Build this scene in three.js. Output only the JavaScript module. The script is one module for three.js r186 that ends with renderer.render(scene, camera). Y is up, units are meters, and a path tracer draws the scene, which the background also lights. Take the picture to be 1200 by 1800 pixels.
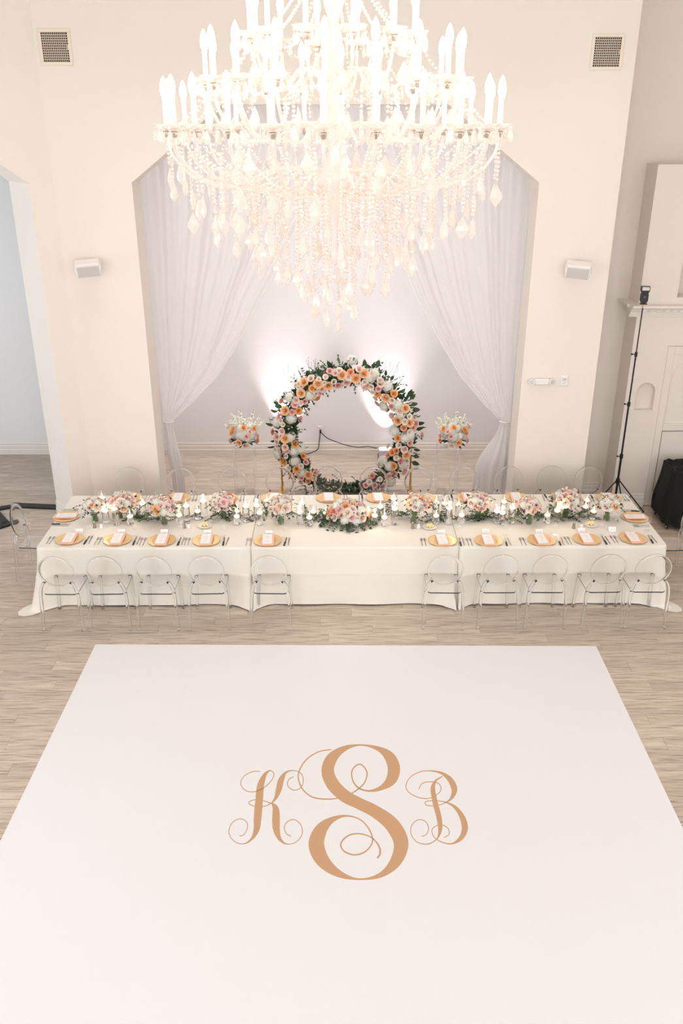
import * as THREE from 'three';
import { mergeGeometries } from 'three/addons/utils/BufferGeometryUtils.js';
import { RoundedBoxGeometry } from 'three/addons/geometries/RoundedBoxGeometry.js';
import { RectAreaLightUniformsLib } from 'three/addons/lights/RectAreaLightUniformsLib.js';
import { createNoise2D, createNoise3D } from 'simplex-noise';

// ---------- camera, sky, large lights, exposure ----------
RectAreaLightUniformsLib.init();
const scene = new THREE.Scene();
const EYE = 5.24, PITCH = 24.4 * Math.PI / 180, FPX = 1505;
const camera = new THREE.PerspectiveCamera(2 * Math.atan(900 / FPX) * 180 / Math.PI, 2 / 3, 0.05, 80);
camera.position.set(0, EYE, 0);
camera.rotation.x = -PITCH;
const renderer = new THREE.WebGLRenderer({ antialias: true });
renderer.toneMapping = THREE.LinearToneMapping;
renderer.toneMappingExposure = 0.89;
renderer.shadowMap.enabled = true;
scene.background = new THREE.Color(0.80, 0.88, 1.0);
scene.backgroundIntensity = 2.5;
// daylight standing in the window openings: [x, y, z, width, height, facing x, facing z, colour, intensity]
const WINDOWS = [
  [-6.62, 3.4, -5.2, 2.2, 4.6, 1, 0], [-6.62, 3.4, -2.2, 2.2, 4.6, 1, 0], [-6.62, 3.4, 0.8, 2.2, 4.6, 1, 0],
  [-3.4, 4.0, 8.5, 3.0, 6.0, 0, -1], [0.7, 4.0, 8.5, 3.0, 6.0, 0, -1], [4.8, 4.0, 8.5, 3.0, 6.0, 0, -1],
  [6.9, 3.4, -4.6, 2.2, 4.6, -1, 0], [6.9, 3.4, -1.2, 2.2, 4.6, -1, 0],
  [-8.6, 3.2, -10.1, 2.2, 3.8, 1, 0],
];
const DAY_LEFT = 2.0, DAY_REAR = 4.0, DAY_RIGHT = 1.6, DAY_SIDE = 3.2;
const CHANDELIER_POWER = 0.27, CANDLE_POWER = 0.12, UPLIGHT_POWER = 26, ALCOVE_POWER = 25, HALL_POWER = 8.5;
for (const [x, y, z, w, h, fx, fz] of WINDOWS) {
  const side = x < -8, left = fx === 1 && !side, right = fx === -1;
  const l = new THREE.RectAreaLight(side ? new THREE.Color(0.78, 0.90, 1.0) : left ? new THREE.Color(0.90, 0.955, 1.0) : right ? new THREE.Color(1.0, 0.95, 0.88) : new THREE.Color(1.0, 0.98, 0.97), side ? DAY_SIDE : left ? DAY_LEFT : right ? DAY_RIGHT : DAY_REAR, w, h);
  l.name = 'window_daylight'; l.position.set(x + fx * 0.06, y, z + fz * 0.06); l.lookAt(x + fx * 5, y, z + fz * 5);
  scene.add(l);
}

// ---------- helpers ----------
const V = (x, y, z) => new THREE.Vector3(x, y, z);
let seed = 7;
const rnd = () => { seed = (seed * 1664525 + 1013904223) >>> 0; return seed / 4294967296; };
const rr = (a, b) => a + (b - a) * rnd();
const SP = Math.sin(PITCH), CP = Math.cos(PITCH);
const dirOf = (px, py) => { const x = (px - 600) / FPX, y = (py - 900) / FPX; return V(x, -(SP + y * CP), -(CP - y * SP)); };
const atY = (px, py, y) => { const d = dirOf(px, py), t = (y - EYE) / d.y; return V(d.x * t, y, d.z * t); };   // on a level plane
const atD = (px, py, D) => { const d = dirOf(px, py), t = -D / d.z; return V(d.x * t, EYE + d.y * t, -D); };     // on an upright plane D metres ahead
const counts = {};
function numbered(name) { const n = counts[name] = (counts[name] ?? -1) + 1; return n ? name + '_' + String(n).padStart(3, '0') : name; }
const ORD = ['first', 'second', 'third', 'fourth', 'fifth', 'sixth', 'seventh', 'eighth', 'ninth', 'tenth', 'eleventh', 'twelfth', 'thirteenth', 'fourteenth', 'fifteenth', 'sixteenth', 'seventeenth', 'eighteenth', 'nineteenth', 'twentieth'];
const ord = (i, n) => i === 0 ? 'leftmost' : i === n - 1 ? 'rightmost' : i <= (n - 1) / 2 ? ORD[i] + ' from left' : ORD[n - 1 - i] + ' from right';
function shadows(o) { o.traverse((c) => { if (c.isMesh) { c.castShadow = true; c.receiveShadow = true; } }); return o; }
function thing(name, label, category, p = V(0, 0, 0), turn = 0, group) {
  const o = new THREE.Group(); o.name = numbered(name); o.position.copy(p); o.rotation.y = turn;
  o.userData = { label, category }; if (group) o.userData.group = group;
  scene.add(o); return o;
}
function clean(g) {
  const q = g.index ? g.toNonIndexed() : g.clone();
  for (const k of Object.keys(q.attributes)) if (!['position', 'normal', 'uv'].includes(k)) q.deleteAttribute(k);
  if (!q.attributes.normal) q.computeVertexNormals();
  if (!q.attributes.uv) q.setAttribute('uv', new THREE.BufferAttribute(new Float32Array(q.attributes.position.count * 2), 2));
  q.morphAttributes = {}; return q;
}
const join = (list) => list.length === 1 ? list[0] : mergeGeometries(list.map(clean));
function part(name, geo, material, parent, x = 0, y = 0, z = 0) {
  const m = new THREE.Mesh(Array.isArray(geo) ? join(geo) : geo, material);
  m.name = name; m.position.set(x, y, z); m.castShadow = m.receiveShadow = true; parent.add(m); return m;
}
function single(name, label, category, geo, material, p = V(0, 0, 0), turn = 0, group) {
  const m = part(numbered(name), geo, material, scene, p.x, p.y, p.z); m.rotation.y = turn;
  m.userData = { label, category }; if (group) m.userData.group = group; return m;
}
function struct(name, geo, material) { const m = part(name, geo, material, scene); m.userData = { kind: 'structure' }; return m; }
function structGroup(name) { const g = new THREE.Group(); g.name = name; g.userData = { kind: 'structure' }; scene.add(g); return g; }
function copyOf(src, p, turn, label) {
  const c = src.clone(); c.name = numbered(src.name.replace(/_\d{3}$/, '')); c.position.copy(p); c.rotation.y = turn;
  c.userData = { ...src.userData, label }; scene.add(c); return c;
}
const box = (w, h, d, x = 0, y = 0, z = 0) => new THREE.BoxGeometry(w, h, d).translate(x, y, z);
const span = (x0, x1, y0, y1, z0, z1) => box(x1 - x0, y1 - y0, z1 - z0, (x0 + x1) / 2, (y0 + y1) / 2, (z0 + z1) / 2);
const rbox = (w, h, d, r, x = 0, y = 0, z = 0) => new RoundedBoxGeometry(w, h, d, 3, r).translate(x, y, z);
const lathe = (pts, n = 24) => new THREE.LatheGeometry(pts.map(([x, y]) => new THREE.Vector2(x, y)), n);
const tube = (pts, r, n = 24, k = 8) => new THREE.TubeGeometry(new THREE.CatmullRomCurve3(pts), n, r, k);
function rod(a, b, r0, r1 = r0, k = 8) {
  const d = b.clone().sub(a), g = new THREE.CylinderGeometry(r1, r0, d.length(), k);
  return g.applyQuaternion(new THREE.Quaternion().setFromUnitVectors(V(0, 1, 0), d.clone().normalize())).translate((a.x + b.x) / 2, (a.y + b.y) / 2, (a.z + b.z) / 2);
}
function extrude(pts, depth, bevel = 0, holes = []) {
  const s = new THREE.Shape(pts.map(([x, y]) => new THREE.Vector2(x, y)));
  for (const h of holes) s.holes.push(new THREE.Path(h.map(([x, y]) => new THREE.Vector2(x, y))));
  return new THREE.ExtrudeGeometry(s, { depth, bevelEnabled: bevel > 0, bevelThickness: bevel, bevelSize: bevel, bevelSegments: 2, curveSegments: 16 });
}
function gridGeo(nu, nv, f) {                       // parametric sheet, f(u, v) -> Vector3
  const pos = [], uv = [], idx = [];
  for (let j = 0; j <= nv; j++) for (let i = 0; i <= nu; i++) { const p = f(i / nu, j / nv); pos.push(p.x, p.y, p.z); uv.push(i / nu, j / nv); }
  for (let j = 0; j < nv; j++) for (let i = 0; i < nu; i++) { const a = j * (nu + 1) + i, b = a + 1, c = a + nu + 1, d = c + 1; idx.push(a, b, d, a, d, c); }
  const g = new THREE.BufferGeometry();
  g.setAttribute('position', new THREE.Float32BufferAttribute(pos, 3)); g.setAttribute('uv', new THREE.Float32BufferAttribute(uv, 2)); g.setIndex(idx);
  g.computeVertexNormals(); return g;
}
const smooth = (a, b, x) => { const t = Math.min(1, Math.max(0, (x - a) / (b - a))); return t * t * (3 - 2 * t); };
const n2 = createNoise2D(rnd), n3 = createNoise3D(rnd);
function paint(w, h, f, srgb = true) {
  const data = new Uint8Array(w * h * 4);
  for (let j = 0; j < h; j++) for (let i = 0; i < w; i++) { const c = f(i / w, j / h), k = (j * w + i) * 4; data[k] = c[0]; data[k + 1] = c[1]; data[k + 2] = c[2]; data[k + 3] = 255; }
  const t = new THREE.DataTexture(data, w, h); t.magFilter = THREE.LinearFilter; t.minFilter = THREE.LinearFilter;
  t.wrapS = t.wrapT = THREE.RepeatWrapping; if (srgb) t.colorSpace = THREE.SRGBColorSpace; t.needsUpdate = true; return t;
}
const mat = (color, roughness = 0.6, more = {}) => new THREE.MeshPhysicalMaterial({ color, roughness, ...more });

// ---------- materials ----------
const plasterBump = paint(512, 512, (u, v) => { const k = 128 + 60 * n2(u * 9, v * 9) * 0.5 + 50 * n2(u * 60, v * 60) * 0.5; return [k, k, k]; }, false);
const wallMat = mat('#f0e8de', 0.88, { bumpMap: plasterBump, bumpScale: 0.0015 });
const wallGrey = mat('#f4f2f1', 0.9, { bumpMap: plasterBump, bumpScale: 0.001 });
const trimMat = mat('#efe9e2', 0.5);
const ceilMat = mat('#f1ebe4', 0.92);
const M = {
  chrome: mat('#d6d4d0', 0.22, { metalness: 1 }),
  steel: mat('#b9b6b1', 0.3, { metalness: 1 }),
  gold: mat('#c9a25e', 0.35, { metalness: 0.9 }),
  black: mat('#121212', 0.5), blackCloth: mat('#0c0d0c', 0.9, { sheen: 0.15 }), blackPlastic: mat('#17181a', 0.4),
  white: mat('#f2f0ec', 0.45), whitePlastic: mat('#f1ede8', 0.4), greyGrille: mat('#cfcac4', 0.75),
  glass: new THREE.MeshPhysicalMaterial({ color: '#ffffff', roughness: 0.02, transmission: 1, thickness: 0, ior: 1.5 }),
  solid: new THREE.MeshPhysicalMaterial({ color: '#ffffff', roughness: 0.0, transmission: 1, thickness: 0.01, ior: 1.46, attenuationColor: new THREE.Color(0.86, 0.87, 0.90), attenuationDistance: 0.4 }),
  water: new THREE.MeshPhysicalMaterial({ color: '#ffffff', roughness: 0.0, transmission: 1, thickness: 0.05, ior: 1.33 }),
  crystal: new THREE.MeshPhysicalMaterial({ color: '#fff8f3', roughness: 0.06, transmission: 0.55, thickness: 0, ior: 1.55, specularIntensity: 1 }),
  frost: new THREE.MeshPhysicalMaterial({ color: '#fbfbfd', roughness: 0.35, transmission: 0.7, thickness: 0, ior: 1.4 }),
};
// ---------- room ----------
const WD = 11.15, WT = 0.45, BACK = 14.0, CEIL = 8.0;
const ax = (px, py) => atD(px, py, WD).x;
const cornerL = (ax(94.7, 313) + ax(170, 925)) / 2, cornerR = (ax(1129, 5) + ax(1020.8, 868)) / 2;
const jambL = (ax(233, 320) + ax(282, 869)) / 2, jambR = (ax(945.5, 322) + ax(900.7, 865)) / 2;
const spring = atD(235, 321, WD).y, rise = 0.86, run = 1.15;
// arched partition at the back of the hall, with a coffin-shaped head to its opening
struct('wall_back', extrude([[cornerL, 0], [jambL, 0], [jambL, spring], [jambL + run, spring + rise], [jambR - run, spring + rise], [jambR, spring], [jambR, 0], [cornerR, 0], [cornerR, CEIL], [cornerL, CEIL]], WT).translate(0, 0, -WD - WT), wallMat);
// angled wall on the left with its own arch
const eS = V(-0.789, 0, 0.614), eN = V(-0.614, 0, -0.789);
const leftFrame = new THREE.Matrix4().makeBasis(eS, V(0, 1, 0), eN).setPosition(cornerL, 0, -WD);
const S0 = 0.30, S1 = 3.1, LT = 0.72;
struct('wall_left_arch', extrude([[0, 0], [S0, 0], [S0, spring], [S0 + run, spring + rise], [S1 - run, spring + rise], [S1, spring], [S1, 0], [4.1, 0], [4.1, CEIL], [0, CEIL]], LT).applyMatrix4(leftFrame), wallMat);
const endL = V(4.1, 0, 0).applyMatrix4(leftFrame);
function windowWall(name, x0, x1, wins, T, frame, material) {      // wall in its own (along, up) plane with window openings
  const holes = wins.map(([a, b, c, d]) => [[a, c], [a, d], [b, d], [b, c]]);
  struct(name, extrude([[x0, 0], [x1, 0], [x1, CEIL], [x0, CEIL]], T, 0, holes).applyMatrix4(frame), material);
}
let winNo = 0;
function windowFrame(frame, a, b, c, d, T) {
  const g = structGroup('window_' + (++winNo));
  const put = (n, geo, m) => part(n, geo, m, g).applyMatrix4(frame);
  put('window_frame', [span(a, a + 0.07, c, d, 0.02, 0.12), span(b - 0.07, b, c, d, 0.02, 0.12), span(a, b, c, c + 0.07, 0.02, 0.12), span(a, b, d - 0.07, d, 0.02, 0.12), span((a + b) / 2 - 0.025, (a + b) / 2 + 0.025, c, d, 0.04, 0.10)], trimMat);
  put('pane', [span(a, b, c, d, 0.068, 0.072)], M.glass);
}
const LX = -6.62;
const leftWallFrame = new THREE.Matrix4().makeBasis(V(0, 0, 1), V(0, 1, 0), V(-1, 0, 0)).setPosition(LX, 0, 0);
const leftWins = WINDOWS.filter((w) => w[0] === LX).map(([, y, z, w, h]) => [z - w / 2, z + w / 2, y - h / 2, y + h / 2]);
windowWall('wall_left', endL.z - 0.1, 8.8, leftWins, 0.3, leftWallFrame, wallMat);
struct('wall_left_return', span(Math.min(endL.x, LX) - 0.3, Math.max(endL.x, LX), 0, CEIL, endL.z - 0.35, endL.z - 0.05), wallMat);
const rearFrame = new THREE.Matrix4().makeBasis(V(-1, 0, 0), V(0, 1, 0), V(0, 0, 1)).setPosition(0, 0, 8.5);
const rearWins = WINDOWS.filter((w) => w[2] === 8.5).map(([x, y, , w, h]) => [-x - w / 2, -x + w / 2, y - h / 2, y + h / 2]);
windowWall('wall_front', -7.3, 6.9, rearWins, 0.3, rearFrame, wallMat);
const sideFrame = new THREE.Matrix4().makeBasis(V(0, 0, 1), V(0, 1, 0), V(-1, 0, 0)).setPosition(-8.6, 0, 0);
windowWall('wall_side_room', -14.2, -8.3, [[-11.2, -9.0, 1.3, 5.1]], 0.3, sideFrame, wallGrey);
struct('wall_side_room_front', span(-8.9, Math.min(endL.x, LX) - 0.02, 0, CEIL, endL.z - 0.05, endL.z + 0.25), wallGrey);
for (const w of leftWins) windowFrame(leftWallFrame, ...w, 0.3);
for (const w of rearWins) windowFrame(rearFrame, ...w, 0.3);
windowFrame(sideFrame, -11.2, -9.0, 1.3, 5.1, 0.3);
const RX = 6.9, RD = 12.2, BD = 11.76;
const rightFrame = new THREE.Matrix4().makeBasis(V(0, 0, -1), V(0, 1, 0), V(1, 0, 0)).setPosition(RX, 0, 0);
const rightWins = WINDOWS.filter((w) => w[5] === -1).map(([, y, z, w, h]) => [-z - w / 2, -z + w / 2, y - h / 2, y + h / 2]);
windowWall('wall_right', -8.8, RD + 0.3, rightWins, 0.3, rightFrame, wallMat);
for (const w of rightWins) windowFrame(rightFrame, ...w, 0.3);
struct('wall_right_back', span(cornerR - 0.4, RX, 0, CEIL, -RD - 0.3, -RD), wallMat);
struct('wall_alcove_right', span(cornerR - 0.30, cornerR - 0.14, 0, CEIL, -BACK, -WD - WT), wallGrey);
struct('wall_alcove_left', span(cornerL + 0.14, cornerL + 0.30, 0, CEIL, -BACK, -WD - WT), wallGrey);
struct('wall_alcove_back', span(-8.9, cornerR, 0, CEIL, -BACK - 0.3, -BACK), wallGrey);
struct('ceiling', span(-8.9, RX + 0.3, CEIL, CEIL + 0.25, -BACK - 0.3, 8.8), ceilMat);
// baseboards with a stepped profile: list of [height, depth] drawn in (out, up), swept along a line
const basePts = [[0, 0], [0.026, 0], [0.026, 0.085], [0.019, 0.095], [0.019, 0.15], [0.012, 0.162], [0.012, 0.195], [0.004, 0.21], [0, 0.21]];
function baseboard(name, a, b, out) {
  const d = b.clone().sub(a), L = d.length(), g = extrude(basePts, L);
  g.applyMatrix4(new THREE.Matrix4().makeBasis(out, V(0, 1, 0), out.clone().cross(V(0, 1, 0))));
  const dir = out.clone().cross(V(0, 1, 0)); const s = dir.dot(d) > 0 ? a : b;
  struct(name, g.translate(s.x, 0, s.z), trimMat);
}
baseboard('baseboard_alcove', V(cornerL + 0.3, 0, -BACK), V(cornerR - 0.3, 0, -BACK), V(0, 0, 1));
baseboard('baseboard_side_room', V(-8.6, 0, -BACK), V(cornerL + 0.14, 0, -BACK), V(0, 0, 1));
const P0 = V(S0, 0, 0).applyMatrix4(leftFrame), P1 = V(S0, 0, LT).applyMatrix4(leftFrame);
baseboard('baseboard_left_arch', P0, P1, eS.clone());
baseboard('baseboard_left', V(0, 0, 0).applyMatrix4(leftFrame), P0, eN.clone().negate());
baseboard('baseboard_back_left', V(cornerL, 0, -WD), V(jambL, 0, -WD), V(0, 0, 1));
baseboard('baseboard_back_right', V(jambR, 0, -WD), V(cornerR, 0, -WD), V(0, 0, 1));
baseboard('baseboard_right_back', V(cornerR - 0.1, 0, -RD), V(4.02, 0, -RD), V(0, 0, 1));

// chimney breast on the right: recess above the mantel, arched niche, flush double door below
const bx = 4.035, bTop = atD(1158, 289, BD).y;
const nL = atD(1114, 715, BD).x, nR = atD(1147, 715, BD).x, nB = atD(1130, 721, BD).y, nT = atD(1130, 672.5, BD).y;
const dL = 4.53, dTop = atD(1169, 608, BD).y, tvL = atD(1190, 520, BD).x, tvB = atD(1190, 523, BD).y;
const arcPts = []; { const r = (nR - nL) / 2, cy = nT - r; for (let i = 0; i <= 14; i++) { const a = Math.PI * i / 14; arcPts.push([(nL + nR) / 2 + r * Math.cos(a), cy + r * Math.sin(a)]); } }
const niche = [[nL, nB], [nR, nB], ...arcPts.slice(0)].map((p) => p);
struct('wall_chimney_breast', [
  extrude([[bx, 0], [dL, 0], [dL, dTop], [RX, dTop], [RX, bTop], [bx, bTop]], 0.13, 0, [niche, [[tvL, tvB], [RX - 0.5, tvB], [RX - 0.5, bTop - 0.35], [tvL, bTop - 0.35]]]).translate(0, 0, -BD - 0.13),
  span(bx, RX, 0, bTop, -RD, -BD - 0.30),
  span(bx, nL, 0, bTop, -BD - 0.30, -BD - 0.13), span(nR, dL, 0, dTop, -BD - 0.30, -BD - 0.13), span(nL, nR, 0, nB, -BD - 0.30, -BD - 0.13), span(nL, nR, nT, bTop, -BD - 0.30, -BD - 0.13),
  span(dL, RX, dTop, tvB, -BD - 0.30, -BD - 0.13), span(nL, nR, nB, nT, -BD - 0.31, -BD - 0.10)], wallMat);
baseboard('baseboard_chimney_breast', V(bx, 0, -BD), V(dL - 0.01, 0, -BD), V(0, 0, 1));
{
  const my = atD(1110, 556, BD).y, prof = [[0, 0], [0.03, 0], [0.035, 0.03], [0.06, 0.035], [0.07, 0.07], [0.10, 0.11], [0.135, 0.13], [0.15, 0.135], [0.15, 0.165], [0, 0.165]];
  const g = structGroup('trim_1');
  part('mantel_shelf', extrude(prof, RX - bx + 0.12).rotateY(-Math.PI / 2).translate(0, 0, 0).applyMatrix4(new THREE.Matrix4().makeTranslation(RX, my, -BD)), trimMat, g);
  part('mantel_return', extrude(prof.map(([a, b]) => [-a, b]), RD - BD).translate(bx, my, -RD), trimMat, g);
  const leafs = []; for (let i = 0; i < 26; i++) leafs.push(new THREE.SphereGeometry(1, 8, 6).scale(0.045, 0.012, 0.012).rotateZ(0.35).translate(bx + 0.06 + i * 0.105, my + 0.085, -BD + 0.085));
  part('carved_leaves', leafs, trimMat, g);
}
{
  const g = structGroup('door_1'), doorMat = mat('#efe8df', 0.55), z = -BD - 0.02, w = 0.92, r = 0.105;
  const put = (n, geo) => part(n, geo, doorMat, g);
  const x0 = dL + 0.008, x1 = x0 + w, midY = atD(1160, 752, BD).y;
  put('stile', [rbox(r, dTop - 0.016, 0.04, 0.006, x0 + r / 2, dTop / 2, z - 0.02)]);
  put('stile', [rbox(r, dTop - 0.016, 0.04, 0.006, x1 - r / 2, dTop / 2, z - 0.02)]);
  for (const [y, h] of [[0.12, 0.22], [midY, 0.11], [dTop - 0.07, 0.12]]) put('rail', [rbox(w - 2 * r, h, 0.04, 0.006, (x0 + x1) / 2, y, z - 0.02)]);
  const pl = x0 + r, pr = x1 - r, top = dTop - 0.13, bot = midY + 0.055, cx = (pl + pr) / 2, hw = (pr - pl) / 2, arch = [];
  for (let i = 0; i <= 16; i++) { const a = Math.PI * i / 16; arch.push([cx + hw * Math.cos(a) * 0.995, top - 0.36 + 0.32 * Math.sin(a)]); }
  put('arched_panel', extrude([[pl, top], [pl, top - 0.36], ...arch.slice().reverse(), [pr, top - 0.36], [pr, top]], 0.02, 0.004).translate(0, 0, z - 0.032));
  put('panel', [rbox(pr - pl, top - bot, 0.015, 0.003, cx, (top + bot) / 2, z - 0.036)]);
  put('panel', [rbox(pr - pl - 0.03, midY - 0.055 - 0.23 - 0.03, 0.022, 0.006, cx, (midY - 0.055 + 0.23) / 2, z - 0.032)]);
  const g2 = structGroup('door_2');
  part('panel', [span(x1 + 0.008, RX, 0.01, dTop - 0.008, -BD - 0.06, -BD - 0.02)], doorMat, g2);
}

// ---------- floor ----------
const TAB = {};                                       // the table's own frame, from its four corners
{
  const c = [[64.8, 964], [1176, 958.7], [1098.7, 868.5], [125, 870.7]].map(([x, y]) => atY(x, y, 0.765));
  TAB.turn = Math.atan2(-(c[1].z - c[0].z), c[1].x - c[0].x) * 0.5 + Math.atan2(-(c[2].z - c[3].z), c[2].x - c[3].x) * 0.5;
  TAB.centre = c[0].clone().add(c[1]).add(c[2]).add(c[3]).multiplyScalar(0.25); TAB.centre.y = 0;
  TAB.L = (c[0].distanceTo(c[1]) + c[2].distanceTo(c[3])) / 2; TAB.W = (c[0].distanceTo(c[3]) + c[1].distanceTo(c[2])) / 2;
  TAB.toLocal = (p) => p.clone().sub(TAB.centre).applyAxisAngle(V(0, 1, 0), -TAB.turn);
  TAB.toWorld = (p) => p.clone().applyAxisAngle(V(0, 1, 0), TAB.turn).add(TAB.centre);
}
console.log('table', JSON.stringify(TAB), 'corners', cornerL, cornerR, jambL, jambR, spring, bTop, nB, nT, dTop, tvL, tvB);
const DF = { a: atY(167.7, 1133, 0), b: atY(1047.3, 1136, 0) };
DF.turn = Math.atan2(-(DF.b.z - DF.a.z), DF.b.x - DF.a.x); DF.w = DF.a.distanceTo(DF.b); DF.d = 5.6;
console.log('dance', JSON.stringify(DF));
{
  const f = structGroup('floor');
  part('subfloor', [span(-8.9, RX + 0.3, -0.2, -0.006, -BACK - 0.3, 8.8)], mat('#8f8172', 0.9), f);
  const planks = [];
  for (let k = 0; k < 8; k++) {
    const o = k * 31.7;
    const tx = paint(640, 96, (u, v) => {
      const warp = n2(u * 2.2 + o, v * 1.5) * 0.06;
      let s = 0.62 + 0.30 * n2(u * 1.6 + o, (v + warp) * 3.2 + o) + 0.20 * n2(u * 4 + o, (v + warp) * 12) + 0.10 * n2(u * 22, v * 40 + o);
      const dark = smooth(0.30, 0.85, n2(u * 2.1 + o * 2, (v + warp) * 5.5 - o)) * 0.5 + smooth(0.45, 0.9, n2(u * 6 + o, (v + warp) * 17)) * 0.28;
      s = Math.min(1, Math.max(0, s));
      const a = [216, 201, 184], b = [183, 166, 149], d = [132, 116, 101], sh = (k % 4) * 4 - 6;
      return a.map((c, i) => { const m = b[i] + (c - b[i]) * s; return Math.max(0, Math.min(255, m + (d[i] - m) * dark + sh)); });
    });
    planks.push(mat('#ffffff', 0.42, { map: tx, specularIntensity: 0.5 }));
  }
  const PL = 1.22, PW = 0.18, plank = box(PL - 0.002, 0.012, PW - 0.002, 0, -0.006, 0), list = [];
  const inFrame = (p) => { const q = p.clone().project(camera); return Math.abs(q.x) < 1.04 && Math.abs(q.y) < 1.04 ? p.distanceTo(camera.position) : 0; };
  camera.updateMatrixWorld(); camera.updateProjectionMatrix();
  for (let r = 0; r * PW < BACK + 0.5; r++) {
    const z = -BACK + PW / 2 + r * PW, off = (r * 0.437 + rnd() * 0.25) % 1 * PL;
    for (let x = -8.6 - off; x < RX; x += PL) {
      const c = V(x + PL / 2, 0, z), q = c.clone().sub(DF.a).applyAxisAngle(V(0, 1, 0), -DF.turn);
      if (q.x > PL / 2 + 0.02 && q.x < DF.w - PL / 2 - 0.02 && q.z > 0.1 && q.z < DF.d) continue;      // under the dance floor
      const t = TAB.toLocal(c), hidden = Math.abs(t.x) < TAB.L / 2 - 0.4 && Math.abs(t.z) < TAB.W / 2 - 0.1;
      list.push({ c, d: hidden ? 0 : inFrame(c) || inFrame(V(c.x + 0.5, 0, z)) || inFrame(V(c.x - 0.5, 0, z)), k: Math.floor(rnd() * 8) });
    }
  }
  const seen = list.filter((p) => p.d).sort((a, b) => a.d - b.d).slice(0, 300), set = new Set(seen);
  for (const p of seen) { const m = part('plank', plank, planks[p.k], f, p.c.x, 0, p.c.z); if (p.k % 2) m.rotation.y = Math.PI; }
  const rest = list.filter((p) => !set.has(p)), by = planks.map((_, k) => rest.filter((p) => p.k === k).map((p) => plank.clone().translate(p.c.x, 0, p.c.z)));
  const m = new THREE.Mesh(mergeGeometries(by.map((l) => mergeGeometries(l)), true), planks); m.name = 'plank_field'; m.userData = { kind: 'stuff' }; m.receiveShadow = true; f.add(m);
  console.log('planks', seen.length, rest.length);
}
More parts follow.
